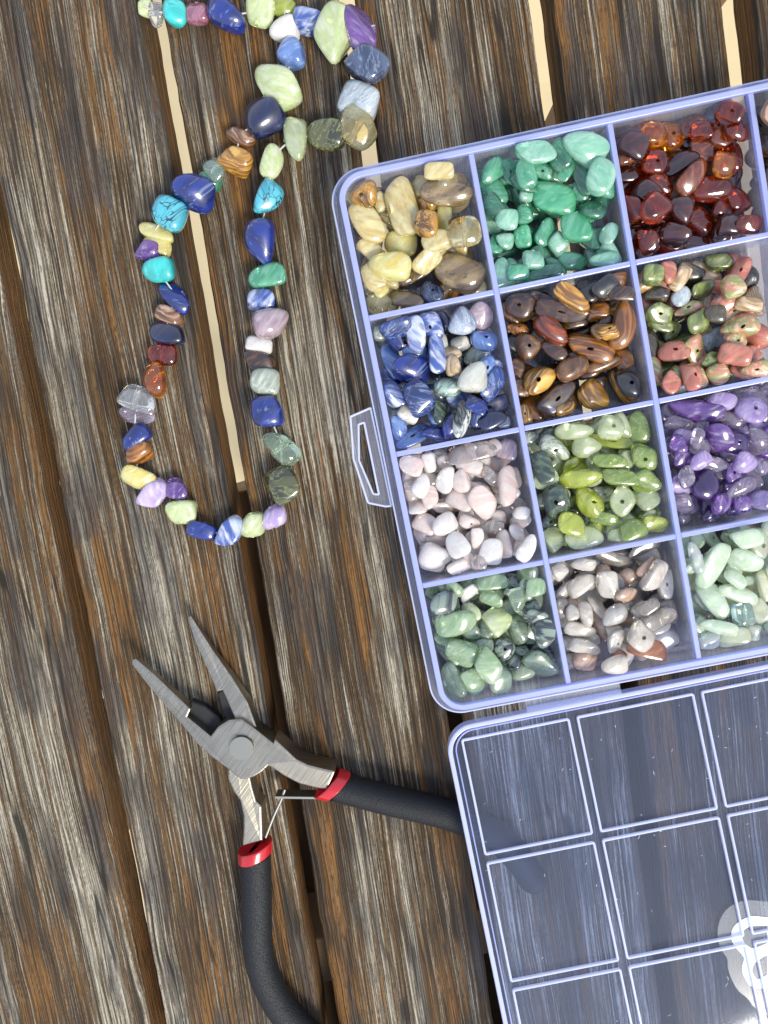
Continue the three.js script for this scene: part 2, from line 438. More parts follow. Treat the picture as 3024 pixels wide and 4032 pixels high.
const STRAND = [
  [-35.5,-50.9,3.9,3.2,101,"prehnite"],
  [-33.2,-48.9,5.1,3.6,111,"quartz_clear"],
  [-28.6,-47.9,6.8,5.4,91,"turquoise"],
  [-23.7,-46.9,5.7,5.0,11,"pink_glass"],
  [-17.0,-44.7,9.8,7.0,21,"lapis"],
  [-9.2,-44.0,7.0,6.4,31,"prehnite"],
  [-3.6,-43.7,5.7,4.1,11,"jade_yellow"],
  [-4.4,-39.2,7.3,5.7,11,"rose_white"],
  [-3.4,-33.0,7.0,6.6,41,"sodalite_light"],
  [-8.5,-27.0,11.8,8.6,73,"prehnite"],
  [-13.1,-20.5,10.0,8.6,-9,"navy"],
  [-19.6,-17.9,7.0,4.8,56,"agate_brown"],
  [-22.0,-12.7,8.5,5.7,36,"tiger_gold"],
  [-27.3,-11.8,6.1,4.8,61,"pale_clear"],
  [-29.1,-9.7,5.9,4.1,31,"aventurine_dark"],
  [-33.3,-7.3,10.2,8.2,26,"lapis"],
  [-40.1,-3.6,8.2,7.5,31,"turquoise_vein"],
  [-44.4,-0.7,9.1,3.9,26,"citrine"],
  [-44.6,2.1,7.5,4.1,41,"citrine"],
  [-47.2,3.4,5.9,5.0,26,"amethyst"],
  [-45.9,8.4,8.2,6.1,1,"turquoise"],
  [-43.3,15.4,9.5,5.0,66,"lapis"],
  [-45.7,19.3,7.3,4.3,33,"agate_brown"],
  [-47.1,23.2,9.1,5.7,16,"navy"],
  [-49.5,28.1,7.5,5.2,11,"amber"],
  [-52.0,33.7,7.7,7.3,51,"amber_light"],
  [-57.7,37.1,10.4,6.4,26,"quartz_clear"],
  [-59.1,40.9,9.1,4.1,16,"amethyst_clear"],
  [-60.5,46.4,8.6,5.2,-34,"lapis"],
  [-60.9,50.3,7.7,5.0,-14,"tiger"],
  [-62.0,56.1,8.6,5.9,36,"citrine"],
  [-59.2,60.7,8.6,5.7,-44,"lilac"],
  [-53.5,60.4,6.1,5.4,11,"amethyst"],
  [-53.5,66.5,7.7,6.1,11,"prehnite"],
  [-49.2,72.1,8.4,4.8,23,"lapis"],
  [-42.4,73.7,8.8,5.4,-54,"sodalite_white"],
  [-36.9,73.1,6.6,6.4,11,"prehnite"],
  [-31.2,72.2,7.0,6.1,-4,"lilac"],
  [-27.1,64.7,9.5,8.2,71,"labradorite"],
  [-25.6,55.9,10.4,6.6,66,"prehnite_clear"],
  [-26.9,46.6,8.2,7.7,11,"lapis"],
  [-26.2,39.6,7.5,6.6,11,"grey_green"],
  [-26.5,34.6,7.9,4.8,21,"tiger_dark"],
  [-25.8,30.4,6.8,4.1,21,"rose_white"],
  [-21.9,26.3,9.1,7.5,11,"mauve"],
  [-23.1,20.1,7.0,5.2,11,"sodalite_white"],
  [-20.4,14.8,9.5,5.9,1,"aventurine"],
  [-20.4,6.8,10.8,7.7,111,"lapis"],
  [-16.4,-2.5,9.3,6.4,-49,"turquoise_vein"],
  [-13.6,-10.6,8.4,5.0,-59,"prehnite"],
  [-7.2,-14.5,11.1,5.7,-74,"jade_pale"],
  [0.1,-13.5,9.5,7.3,11,"labradorite"],
  [7.6,-13.4,9.8,7.9,46,"rutile_clear"],
  [9.4,-19.3,9.5,8.6,31,"grey_stone"],
  [13.3,-26.5,9.1,8.2,-29,"navy_grey"],
  [12.8,-34.7,12.5,7.3,91,"amethyst"],
  [6.7,-35.5,13.4,8.5,-49,"prehnite"],
  [1.3,-39.7,7.5,5.2,21,"sodalite_white"],
];
const LEVER_TOP = [[-72.19,100.0],[-73.06,100.19],[-73.36,101.23],[-70.22,107.8],[-66.36,114.68],[-63.63,119.41],[-61.34,123.78],[-58.4,127.73],[-54.87,131.53],[-52.49,134.4],[-50.93,134.86],[-48.74,134.51],[-46.68,133.7],[-44.78,132.49],[-43.78,133.29],[-41.48,135.68],[-38.31,138.35],[-34.48,140.19],[-31.56,141.29],[-28.66,136.96],[-31.23,135.85],[-35.04,134.02],[-37.44,132.11],[-39.76,128.77],[-41.72,125.98],[-42.37,126.92],[-46.27,122.38],[-48.93,119.63],[-52.12,119.28],[-55.13,120.51],[-57.51,122.56],[-60.3,119.22],[-62.46,116.7],[-61.24,114.98],[-63.93,111.26],[-68.23,105.14]];
const LEVER_BOTTOM = [[-56.41,92.25],[-57.22,92.45],[-56.89,97.87],[-55.61,104.2],[-54.54,109.14],[-53.99,112.17],[-52.46,112.06],[-51.67,115.85],[-50.87,119.65],[-52.73,125.49],[-54.82,129.91],[-55.82,134.28],[-55.17,137.72],[-54.07,140.26],[-54.05,144.46],[-54.84,148.02],[-56.03,152.27],[-50.67,151.81],[-49.79,147.26],[-48.97,142.98],[-50.02,141.29],[-50.21,137.82],[-50.16,134.4],[-47.95,129.71],[-45.8,124.02],[-46.13,121.14],[-46.83,116.24],[-49.59,109.0],[-52.86,101.7],[-55.24,95.45]];
const CUTTER_LEFT = [[-63.62,117.34],[-61.39,113.68],[-58.26,115.7],[-55.46,119.22],[-54.83,121.33],[-58.45,123.88],[-61.32,120.62]];
const CUTTER_RIGHT = [[-54.45,112.93],[-52.51,112.24],[-50.9,119.83],[-49.82,121.17],[-53.3,121.91],[-54.28,118.88]];
const RIVET = [-50.29,126.61];
const GRIP_RIGHT = [[-30.29,142.08],[-24.0,145.3],[-16.36,149.03],[-8.66,152.52],[-1.59,156.15],[5.26,160.99],[10.59,167.69],[14.04,174.95],[15.34,179.66]];
const GRIP_LEFT = [[-53.97,155.9],[-55.27,162.94],[-56.71,170.0],[-58.63,179.88],[-59.07,186.34],[-58.16,192.96],[-56.36,198.99],[-53.15,205.45],[-47.86,212.86],[-41.74,219.39]];
const WIRE_RIGHT = [[-45.36,141.69],[-39.75,142.85],[-33.11,144.24]];
const WIRE_LEFT = [[-42.68,140.35],[-44.0,142.58],[-47.11,146.96],[-50.23,151.87]];
const CLASP_OUT = [[-2.06,51.02],[-7.13,52.09],[-8.4,61.87],[-7.14,72.77],[-3.21,74.44],[-1.86,74.59]];
const CLASP_HOLE = [[-4.23,54.03],[-5.64,54.24],[-7.22,62.48],[-5.51,70.96],[-4.21,71.35]];
const TAB_OUT = [[37.58,23.75],[32.71,22.42],[30.82,22.44],[29.0,22.87],[26.87,24.03],[25.22,25.9],[24.19,28.21],[23.82,30.34],[24.07,32.89],[25.04,35.42],[24.75,37.56],[25.04,40.28],[25.98,43.27],[27.84,45.66],[28.81,47.72],[30.78,50.29]];
const TAB_WHITE = [[36.76,27.46],[32.93,26.4],[30.99,26.66],[28.93,27.51],[27.77,28.54],[27.22,29.68],[27.05,31.22],[27.4,32.54],[28.17,34.09],[28.98,35.5],[28.97,36.28],[28.11,38.15],[27.98,39.53],[28.42,41.18],[29.04,42.7],[30.0,43.36],[30.99,43.86],[33.25,44.14]];
const TAB_HOLES = [[[36.22,29.39],[32.74,28.79],[31.3,28.91],[30.24,29.49],[29.62,30.93],[29.85,32.07],[30.3,32.94],[31.35,33.93],[32.59,34.01],[35.37,33.45]],[[34.77,36.31],[33.11,36.77],[31.13,37.95],[30.4,39.21],[30.6,40.5],[31.16,41.55],[33.79,40.96]]];
// ---------------------------------------------------------------- the ground under the table
{
  const w = 256, d = new Uint8Array(w * w * 4);
  for (let j = 0; j < w; j++) for (let i = 0; i < w; i++) {
    const n = fbm(i / 40, j / 40, 4), c = mix3([0.50, 0.39, 0.215], [0.58, 0.465, 0.265], n);
    d.set([toByte(c[0]), toByte(c[1]), toByte(c[2]), 255], (j * w + i) * 4);
  }
  const map = dataMap(w, w, d, true); map.repeat.set(16, 16);
  const g = new THREE.Mesh(new THREE.PlaneGeometry(8, 8).rotateX(-Math.PI / 2), new THREE.MeshStandardMaterial({ map, roughness: 0.9 }));
  g.name = 'patio_floor'; g.position.set(0, -1.25, 0); g.userData = { kind: 'structure', label: 'pale cream patio floor seen through the gaps of the table', category: 'floor' };
  scene.add(shade(g));
}

// ---------------------------------------------------------------- the table: weathered planks on a cross beam
const SLOPE = -0.046, PL = 10.5, Z0 = -190, Z1 = 276;
const GAPS = [[-174.9, 4.2], [-128.6, 4.2], [-82.7, 4.2], [-36.4, 4.2], [9.2, 3.9], [54.1, 4.5], [99.8, 7.4], [145.8, 4.2], [191.1, 4.2]];   // [x at z = 0, width]
function woodMaps(W, seed, tone) {
  const tw = 420, sw = 84, w = tw + sw, h = 2048, len = Z1 - Z0, col = new Uint8Array(w * h * 4), hgt = new Uint8Array(w * h * 4);
  const o = seed * 31.7, r = rng(seed * 97 + 5), offs = [], gap = [];
  for (let i = 0; i < 64; i++) { offs.push(r()); gap.push(r()); }
  const silver = [0.245, 0.208, 0.148], pale = [0.42, 0.375, 0.285], grey = [0.108, 0.079, 0.047], brown = [0.100, 0.054, 0.0185], dark = [0.019, 0.0125, 0.0075], orange = [0.215, 0.095, 0.020];
  for (let j = 0; j < h; j++) {
    const s = (j / h) * len;
    for (let i = 0; i < w; i++) {
      const side = i >= tw, x = side ? 60 + ((i - tw) / sw) * 22 : (i / tw) * W;
      const wav = 4.0 * (noise(s / 120 + o, x / 34 + o) - 0.5) + 0.9 * (noise(s / 34 + o, x / 11) - 0.5) + 0.3 * (noise(s / 9, x / 4 + o) - 0.5);
      const gx = x + wav + o * 3;
      const rag = 0.35 * (noise(gx * 3 + 15, s / 3 + o) - 0.5), f1 = noise(gx * 0.8, s / 70 + o), f2 = noise(gx * 2.0 + rag, s / 62 + 5), f3 = noise(gx * 4.2 + rag, s / 44 + 9), f4 = noise(gx * 8.0 + rag, s / 26 + 70), fm = noise(gx * 3.4 + 20, s / 5 + o), speck = noise(x * 9 + o, s * 2.6);
      const patch = fbm(gx * 0.12 + 3, s / 60 + o, 4), patch2 = fbm(gx * 0.2 + 50, s / 36 + o * 2, 3), patch3 = fbm(gx * 0.24 + 90, s / 26 + o, 3);
      let c = mix3(brown, dark, smooth(0.3, 0.8, 0.35 * f2 + 0.35 * f3 + 0.3 * f4));
      c = mix3(c, orange, 0.9 * smooth(0.44, 0.58, patch2 + 0.14 * (f2 - 0.5)) * smooth(0.2, 0.5, f4));
      const edge = side ? 1 : Math.max(smooth(4.2, 0.8, x), smooth(W - 4.0, W - 0.8, x));
      const fl = 0.12 * f1 + 0.23 * f2 + 0.28 * f3 + 0.24 * f4 + 0.13 * fm + 0.60 * (patch - 0.5) + tone - 0.2 * edge * noise(s / 40 + o, side ? 3 : 8);
      c = mix3(c, grey, 0.8 * smooth(0.41, 0.50, fl + 0.07 * (speck - 0.5)));
      c = mix3(c, silver, 0.85 * smooth(0.50, 0.59, fl + 0.10 * (speck - 0.5)));
      c = mix3(c, pale, 0.8 * smooth(0.61, 0.70, fl + 0.12 * (speck - 0.5)));
      const soot = smooth(0.53, 0.68, patch3 + 0.1 * (f2 - 0.5));
      c = mix3(c, [0.050, 0.047, 0.046], 0.68 * soot * smooth(0.28, 0.6, 0.5 * f4 + 0.5 * speck + 0.1));
      let raw = 0;
      if (side) { raw = 0.86; const k = mix3([0.25, 0.112, 0.028], [0.09, 0.040, 0.013], smooth(0.3, 0.7, 0.6 * f1 + 0.4 * f2)); c = mix3(c, k, raw); }
      // grain lines and cracks run with the wood
      const l1 = Math.abs(noise(gx * 0.62, s / 95 + o) - 0.5), l2 = Math.abs(noise(gx * 1.5 + 50, s / 60 + o) - 0.5), l3 = Math.abs(noise(gx * 3.1 + 80, s / 36 + o) - 0.5);
      const open1 = smooth(0.3, 0.6, noise(gx * 0.3, s / 26 + 60)), open2 = smooth(0.3, 0.62, noise(gx * 0.5 + 9, s / 15 + 30));
      const crack = Math.max(0.95 * open1 * smooth(0.050, 0.014, l1), 0.85 * (0.25 + 0.75 * open2) * smooth(0.085, 0.022, l2), 0.7 * smooth(0.15, 0.03, l3));
      const pores = smooth(0.70, 0.86, noise(gx * 5.5 + 11, s / 2.2 + 40)) * 0.5;
      const dk = Math.max(crack, pores * (side ? 0.4 : 1));
      const mul = 0.84 + 0.32 * (0.5 * fm + 0.5 * speck);
      c = [c[0] * mul, c[1] * mul, c[2] * mul];
      c = mix3(c, [0.009, 0.007, 0.005], dk * 0.95);
      const at = (j * w + i) * 4, hh = Math.max(0, Math.min(1, 0.25 + 0.5 * fl + 0.25 * f3 - 0.6 * dk)), b = Math.round(255 * hh);
      col[at] = toByte(c[0]); col[at + 1] = toByte(c[1]); col[at + 2] = toByte(c[2]); col[at + 3] = 255;
      hgt[at] = hgt[at + 1] = hgt[at + 2] = b; hgt[at + 3] = 255;
    }
  }
  return { map: dataMap(w, h, col, true), bump: dataMap(w, h, hgt, false), top: tw / w };
}
function plankGeometry(xl, xr, maps, seed) {                           // xl, xr: edges at z = 0
  const W = xr - xl, r = rng(seed), n = 140, prof = [], R = 1.5;
  const add = (x, y, u) => prof.push([x, y, u]);
  const T = maps.top, S = 1 - T;
  add(0, -PL, T + S * 0.98); add(0, -R - 3, T + S * 0.5); add(0, -R, T + S * 0.08);
  for (let k = 1; k <= 3; k++) { const a = (k / 3) * Math.PI / 2; add(R * (1 - Math.cos(a)), -R * (1 - Math.sin(a)), k === 3 ? (R / W) * T : 0.002 + 0.01 * k * T); }
  for (let k = 1; k < 10; k++) add(R + (k / 10) * (W - 2 * R), 0.10 * Math.sin(k * 1.7 + seed), ((R + (k / 10) * (W - 2 * R)) / W) * T);
  for (let k = 0; k <= 2; k++) { const a = (k / 3) * Math.PI / 2; add(W - R * (1 - Math.sin(a)), -R * (1 - Math.cos(a)), T * (1 - (R / W) * (1 - k / 3)) - 0.001); }
  add(W, -R, T + S * 0.08); add(W, -R - 3, T + S * 0.5); add(W, -PL, T + S * 0.98);
  const m = prof.length, pos = [], uv = [], idx = [];
  for (let j = 0; j <= n; j++) {
    const z = Z0 + (j / n) * (Z1 - Z0), jl = 0.5 * (noise(z / 18, seed) - 0.5) + 0.3 * (noise(z / 3.1, seed + 3) - 0.5), jr = 0.5 * (noise(z / 18, seed + 7) - 0.5) + 0.3 * (noise(z / 3.1, seed + 11) - 0.5);
    for (let k = 0; k < m; k++) {
      const [x, y, u] = prof[k], t = x / W;
      pos.push(xl + x + SLOPE * z + jl * smooth(0.25, 0, t) + jr * smooth(0.75, 1, t), y, z); uv.push(u, j / n);
    }
  }
  for (let j = 0; j < n; j++) for (let k = 0; k < m - 1; k++) { const a = j * m + k, b = a + 1, c = a + m, d = c + 1; idx.push(a, c, b, b, c, d); }
  const bot = pos.length / 3;                                          // underside and ends close the plank
  for (let j = 0; j <= n; j++) { const a = j * m * 3, e = (j * m + m - 1) * 3; pos.push(pos[a], pos[a + 1], pos[a + 2], pos[e], pos[e + 1], pos[e + 2]); uv.push(T + S * 0.2, j / n, T + S * 0.8, j / n); }
  for (let j = 0; j < n; j++) { const a = bot + j * 2; idx.push(a, a + 1, a + 2, a + 1, a + 3, a + 2); }
  for (const j of [0, n]) { const c0 = pos.length / 3; for (let k = 0; k < m; k++) { const a = (j * m + k) * 3; pos.push(pos[a], pos[a + 1], pos[a + 2]); uv.push(T + S * 0.5, 0.5 + 0.01 * k); } for (let k = 1; k < m - 1; k++) j ? idx.push(c0, c0 + k, c0 + k + 1) : idx.push(c0, c0 + k + 1, c0 + k); }
  const g = new THREE.BufferGeometry();
  g.setAttribute('position', new THREE.Float32BufferAttribute(pos, 3)); g.setAttribute('uv', new THREE.Float32BufferAttribute(uv, 2)); g.setIndex(idx); g.computeVertexNormals();
  return g;
}
{
  const base = [0, -1250, 40];
  const table = thing('wooden_table', 'weathered slatted wooden table of silvery brown planks with open gaps', 'table', base);
  const tones = [0.015, 0.005, 0.02, -0.025, -0.02, -0.05, -0.035, 0.0];  // plank tone: weathering, with some shade put into the darker right-hand planks
  const cache = {};
  for (let k = 0; k < GAPS.length - 1; k++) {
    const xl = GAPS[k][0] + GAPS[k][1] / 2, xr = GAPS[k + 1][0] - GAPS[k + 1][1] / 2;
    const s = [1, 1, 2, 3, 4, 5, 6, 6][k];
    const maps = cache[s] ?? (cache[s] = woodMaps(xr - xl, s, tones[k]));
    const mat = maps.mat ?? (maps.mat = new THREE.MeshPhysicalMaterial({ map: maps.map, bumpMap: maps.bump, bumpScale: 0.00045, roughness: 0.74, specularIntensity: 0.55 }));
    part('plank', plankGeometry(xl, xr, maps, 11 + k), mat, table, base);
  }
  const beamMat = new THREE.MeshStandardMaterial({ color: new THREE.Color(0.145, 0.092, 0.048), roughness: 0.85 });
    part('cross_beam', slab(roundedRect(-230, 245, 192, 205.5, 1), -34, -PL - 0.2, 0.4, 1, 3), beamMat, table, base);
  part('added_gap_board', slab(roundedRect(-66, 180, 65.5, 261, 2), -46, -34.5, 0.5, 1, 3), beamMat, table, base);  // invented board, added under the planks so the lower gaps look dark
  part('added_sun_board', slab(roundedRect(-190, 186, 262, 274, 1), -64, -PL - 0.2, 0.5, 1, 3), beamMat, table, base);  // unseen board, added to block sun from reaching under the planks
  for (const [x, z] of [[-125, 94], [195, -150], [-190, 205], [185, 205]]) part('leg', slab(roundedRect(x - 22, x + 22, z - 22, z + 22, 3), -1249.5, -46.5, 1, 1, 3), beamMat, table, base);
  shade(table);
}

// ---------------------------------------------------------------- stones
// desc, three colours, pattern, how light passes: 0 opaque, 0..1 milky share, 'g' clear
const STONES = {
  rutile: ['milky pale gold quartz', '#f4e2a4', '#e2ca80', '#c4a458', 'cloud', 0.5], rutile_gold: ['amber gold quartz', '#b07a22', '#5d3c12', '#d9a84a', 'marble', 0.35], rutile_clear: ['clear gold quartz', '#f6e9b8', '#e2cf88', '#b89c4c', 'needle', 'g'],
  rutile_dark: ['smoky brown quartz with black flecks', '#a88f60', '#745c38', '#2a221a', 'speck', 0.45], citrine: ['pale lemon quartz', '#fbe996', '#ead268', '#fff6cc', 'cloud', 0.5], quartz_white: ['frosted white quartz', '#dcdccc', '#c4c2ae', '#f2f0e6', 'cloud', 0.45], quartz_clear: ['clear quartz', '#ecedea', '#d4d4cf', '#ffffff', 'needle', 'g'],
  aventurine: ['mid green', '#62b88c', '#419a70', '#8fd2b0', 'cloud', 0.5], aventurine_pale: ['pale mint green', '#a2d8bc', '#80c4a2', '#c4e8d4', 'cloud', 0.5], aventurine_dark: ['dark bottle green', '#357a58', '#225c40', '#5a9c7a', 'cloud', 0.5], aventurine_bright: ['bright emerald green', '#5cc08a', '#3fa872', '#8cd8ae', 'cloud', 0.5],
  amber: ['deep red amber', '#a82c08', '#6e1408', '#dc640e', 'cloud', 'g'], amber_light: ['honey orange amber', '#d87a1c', '#ac4c0c', '#f29a30', 'cloud', 'g'], amber_brown: ['cloudy russet amber', '#7a3416', '#561f0e', '#a05226', 'cloud', 0.35], amber_dark: ['blackish red amber', '#2c0c08', '#1a0605', '#521608', 'cloud', 0.15],
  sodalite: ['mottled royal blue', '#263c78', '#182858', '#7c8eb2', 'marble', 0], sodalite_white: ['blue and white', '#b9c0d0', '#3a5296', '#222f5c', 'cloud', 0], sodalite_light: ['powdery denim blue', '#5a76ac', '#425e98', '#8ba2c8', 'cloud', 0.15], lapis: ['deep lapis blue', '#152a78', '#0c1a52', '#6c7896', 'speck', 0], navy: ['blackish navy blue', '#10173e', '#080c26', '#24305e', 'cloud', 0], navy_grey: ['slate blue', '#3a465e', '#242e48', '#717a88', 'marble', 0.1],
  grey_blue: ['grey blue', '#8d98a8', '#6a7688', '#b9c0c8', 'marble', 0.15], mauve: ['dusky mauve', '#a8929a', '#8d777f', '#c4b2b8', 'cloud', 0.3], white_speck: ['white stone with dark flecks', '#d4d0c4', '#b6b2a6', '#5c5a56', 'speck', 0], grey_green: ['grey green', '#9aa392', '#7b8474', '#bcc2b4', 'cloud', 0.15], tan_stone: ['tan', '#b59a74', '#92764e', '#d3bd9c', 'band', 0], green_speck: ['speckled sea green', '#8ea59a', '#4a6058', '#cdd8d0', 'speck', 0], dark_green: ['blackish green', '#2f3d30', '#1c281f', '#5a6c48', 'cloud', 0.1], black_white: ['black and white', '#b9bcb8', '#20241f', '#6a706a', 'patch', 0], black_stone: ['black', '#1d1c1a', '#121110', '#39332a', 'cloud', 0],
  tiger: ['golden brown banded', '#8e581c', '#5a3410', '#b07428', 'band', 0], tiger_dark: ['dark brown banded', '#3a2210', '#22140a', '#6a4218', 'cloud', 0], tiger_gold: ['bright gold banded', '#ac7c2a', '#70481a', '#d6aa54', 'band', 0], tiger_red: ['red brown banded', '#7a3312', '#4a1c0a', '#a04e1c', 'band', 0], tiger_brown: ['coffee brown banded', '#66401c', '#422810', '#8e6632', 'cloud', 0], agate_brown: ['brown agate', '#7c5634', '#553620', '#b39a88', 'band', 0],
  unakite: ['mottled olive and salmon', '#8d8a50', '#b87a60', '#c4b88c', 'patch', 0], unakite_green: ['olive green', '#6f7a3c', '#4f5a2a', '#96a058', 'cloud', 0], unakite_pink: ['salmon pink with olive flecks', '#c07a62', '#a85f4c', '#6a6a3c', 'speck', 0], unakite_dark: ['dark olive brown', '#3a3420', '#241d16', '#6a5a3a', 'marble', 0],
  rose: ['pale rose', '#ffe2d6', '#fad2c6', '#fff4ee', 'cloud', 0.48], rose_white: ['whitish rose', '#fff0e8', '#fbe2d8', '#ffffff', 'cloud', 0.42], rose_clear: ['clear pinkish', '#ffeae2', '#f8d8d0', '#fff8f4', 'needle', 'g'],
  jade: ['olive green jade', '#98b24c', '#7d983a', '#bfd084', 'cloud', 0.6], jade_pale: ['milky pale green jade', '#dee8ba', '#c8d69a', '#f0f5dc', 'cloud', 0.65], jade_yellow: ['yellow green jade', '#bcc840', '#9dae2a', '#d8df78', 'cloud', 0.6], jade_grey: ['grey green jade', '#a7b098', '#6c7660', '#d0d6c4', 'marble', 0.3],
  amethyst: ['purple amethyst', '#8658b0', '#5a3088', '#e0d2ea', 'cloud', 0.6], amethyst_light: ['lilac amethyst', '#c6aede', '#a688c6', '#ece0f2', 'cloud', 0.55], amethyst_dark: ['dark violet amethyst', '#371a58', '#220e3c', '#5c3484', 'cloud', 0.4], amethyst_clear: ['smoky clear amethyst', '#d2c4d2', '#ab9ab2', '#ece4ec', 'needle', 'g'], lilac: ['opaque lilac', '#c3aed2', '#a58cbc', '#ddd0e6', 'cloud', 0.3],
  prehnite: ['pale yellowish green', '#dfeab0', '#c6d694', '#f2f6d8', 'cloud', 0.5], prehnite_green: ['sea green', '#b8d4a4', '#98b886', '#dcecd0', 'cloud', 0.58], prehnite_clear: ['clear pale green', '#cfe3c4', '#b3cca8', '#e9f3e2', 'needle', 'g'], prehnite_black: ['black and pale green', '#7c8c7c', '#22282a', '#4a544e', 'patch', 0.2], prehnite_speck: ['green stone with fine dark specks', '#9fb094', '#7d8c70', '#4a5644', 'speck', 0.2], prehnite_needle: ['sea green stone with black needles', '#a9bfa2', '#869d80', '#1f2a26', 'needle', 0.65],
  moonstone: ['pearly grey', '#ddd2c2', '#c6baa8', '#f2ebe0', 'cloud', 0.5], moonstone_white: ['pearly white', '#ebe6dc', '#d8d1c6', '#faf8f3', 'cloud', 0.6], moonstone_grey: ['smoky grey', '#a69c90', '#8c8276', '#c0b6aa', 'cloud', 0.65], moonstone_peach: ['peach', '#c9a488', '#b08a6e', '#dfc4ae', 'cloud', 0.4], moonstone_orange: ['translucent orange brown', '#a86438', '#86482a', '#c88a5c', 'cloud', 0.5],
  pale_jade: ['icy green', '#e2f2d2', '#cee6be', '#f4fbee', 'cloud', 0.55], pale_white: ['whitish green', '#e9f3e6', '#dae8d6', '#f8fdf6', 'cloud', 0.7], pale_cream: ['creamy green', '#eff2cc', '#e2e8b2', '#fafce6', 'cloud', 0.65], pale_clear: ['clear icy green', '#cfe6d6', '#b2d0bc', '#ecf8f0', 'needle', 'g'],
  turquoise: ['bright turquoise', '#36b8b4', '#2aa29e', '#5cd0ca', 'cloud', 0], turquoise_vein: ['blue turquoise with black veins', '#4aa8b8', '#348c9e', '#1f2c30', 'vein', 0], pink_glass: ['pink glass', '#b8788c', '#965468', '#d6a4b4', 'cloud', 0.5], labradorite: ['olive brown labradorite', '#4a4a26', '#2a2a18', '#7c8648', 'marble', 0.2], grey_stone: ['cool grey', '#98a2a6', '#7c868c', '#b6bec0', 'marble', 0.1],
};
const stoneMaterials = {};
function stone(name) {
  if (stoneMaterials[name]) return stoneMaterials[name];
  const [, a, b, c, kind, through] = STONES[name], lift = (q) => q.map((e) => (through ? Math.min(0.94, Math.pow(e, 0.88) * 1.08) : e)), A = lift(lin(a)), B = lift(lin(b)), C = lift(lin(c)), w = 160, h = 96, d = new Uint8Array(w * h * 4);
  let o = 0; for (const ch of name) o = (o * 31 + ch.charCodeAt(0)) % 977; o *= 0.73;
  for (let j = 0; j < h; j++) for (let i = 0; i < w; i++) {
    const x = i / 26 + o, y = j / 26 + o * 0.6, n = fbm(x, y, 4), m = fbm(x * 2.3 + 40, y * 2.3, 3), f = noise(x * 7, y * 7);
    let k;
    if (kind === 'cloud') { k = mix3(A, B, smooth(0.3, 0.7, n)); k = mix3(k, C, 0.6 * smooth(0.48, 0.8, m)); }
    else if (kind === 'marble') { k = mix3(A, B, smooth(0.4, 0.6, n)); k = mix3(k, C, smooth(0.07, 0.0, Math.abs(m - 0.5)) * 0.8); }
    else if (kind === 'patch') { k = mix3(A, B, smooth(0.42, 0.58, n + 0.06 * (f - 0.5))); k = mix3(k, C, 0.7 * smooth(0.56, 0.64, m)); }
    else if (kind === 'speck') { k = mix3(A, B, smooth(0.35, 0.65, n)); k = mix3(k, C, 0.8 * smooth(0.66, 0.8, 0.6 * noise(x * 5, y * 5) + 0.4 * m)); }
    else if (kind === 'band') { const q = noise(x * 0.6, y * 5 + 2 * n) * 0.6 + noise(x * 1.1 + 7, y * 11 + 3 * n) * 0.4; k = mix3(B, A, smooth(0.3, 0.6, q)); k = mix3(k, C, 0.8 * smooth(0.60, 0.8, q)); }
    else if (kind === 'needle') { k = mix3(A, B, smooth(0.38, 0.66, n)); const q = noise(x * 0.8 + y * 3, y * 5 - x * 6); k = mix3(k, C, 0.9 * smooth(0.80, 0.9, q) * smooth(0.45, 0.6, m)); }
    else { k = mix3(A, B, smooth(0.4, 0.65, n)); const q = Math.min(Math.abs(fbm(x * 1.6, y * 1.6, 2) - 0.5), Math.abs(fbm(x * 1.3 + 60, y * 1.3, 2) - 0.5)); k = mix3(k, C, smooth(0.028, 0.008, q)); }
    const g = 0.92 + 0.16 * f;
    d.set([toByte(k[0] * g), toByte(k[1] * g), toByte(k[2] * g), 255], (j * w + i) * 4);
  }
  const map = dataMap(w, h, d, true), m = new THREE.MeshPhysicalMaterial({ map, roughness: 0.34, clearcoat: 1, clearcoatRoughness: 0.1, ior: 1.54 });
  if (through === 'g') Object.assign(m, { transmission: 0.86, thickness: 0.005, roughness: 0.06, clearcoat: 0.6 });
  else if (through) Object.assign(m, { transmission: through, thickness: 0.005, roughness: 0.2 });
  return (stoneMaterials[name] = m);
}
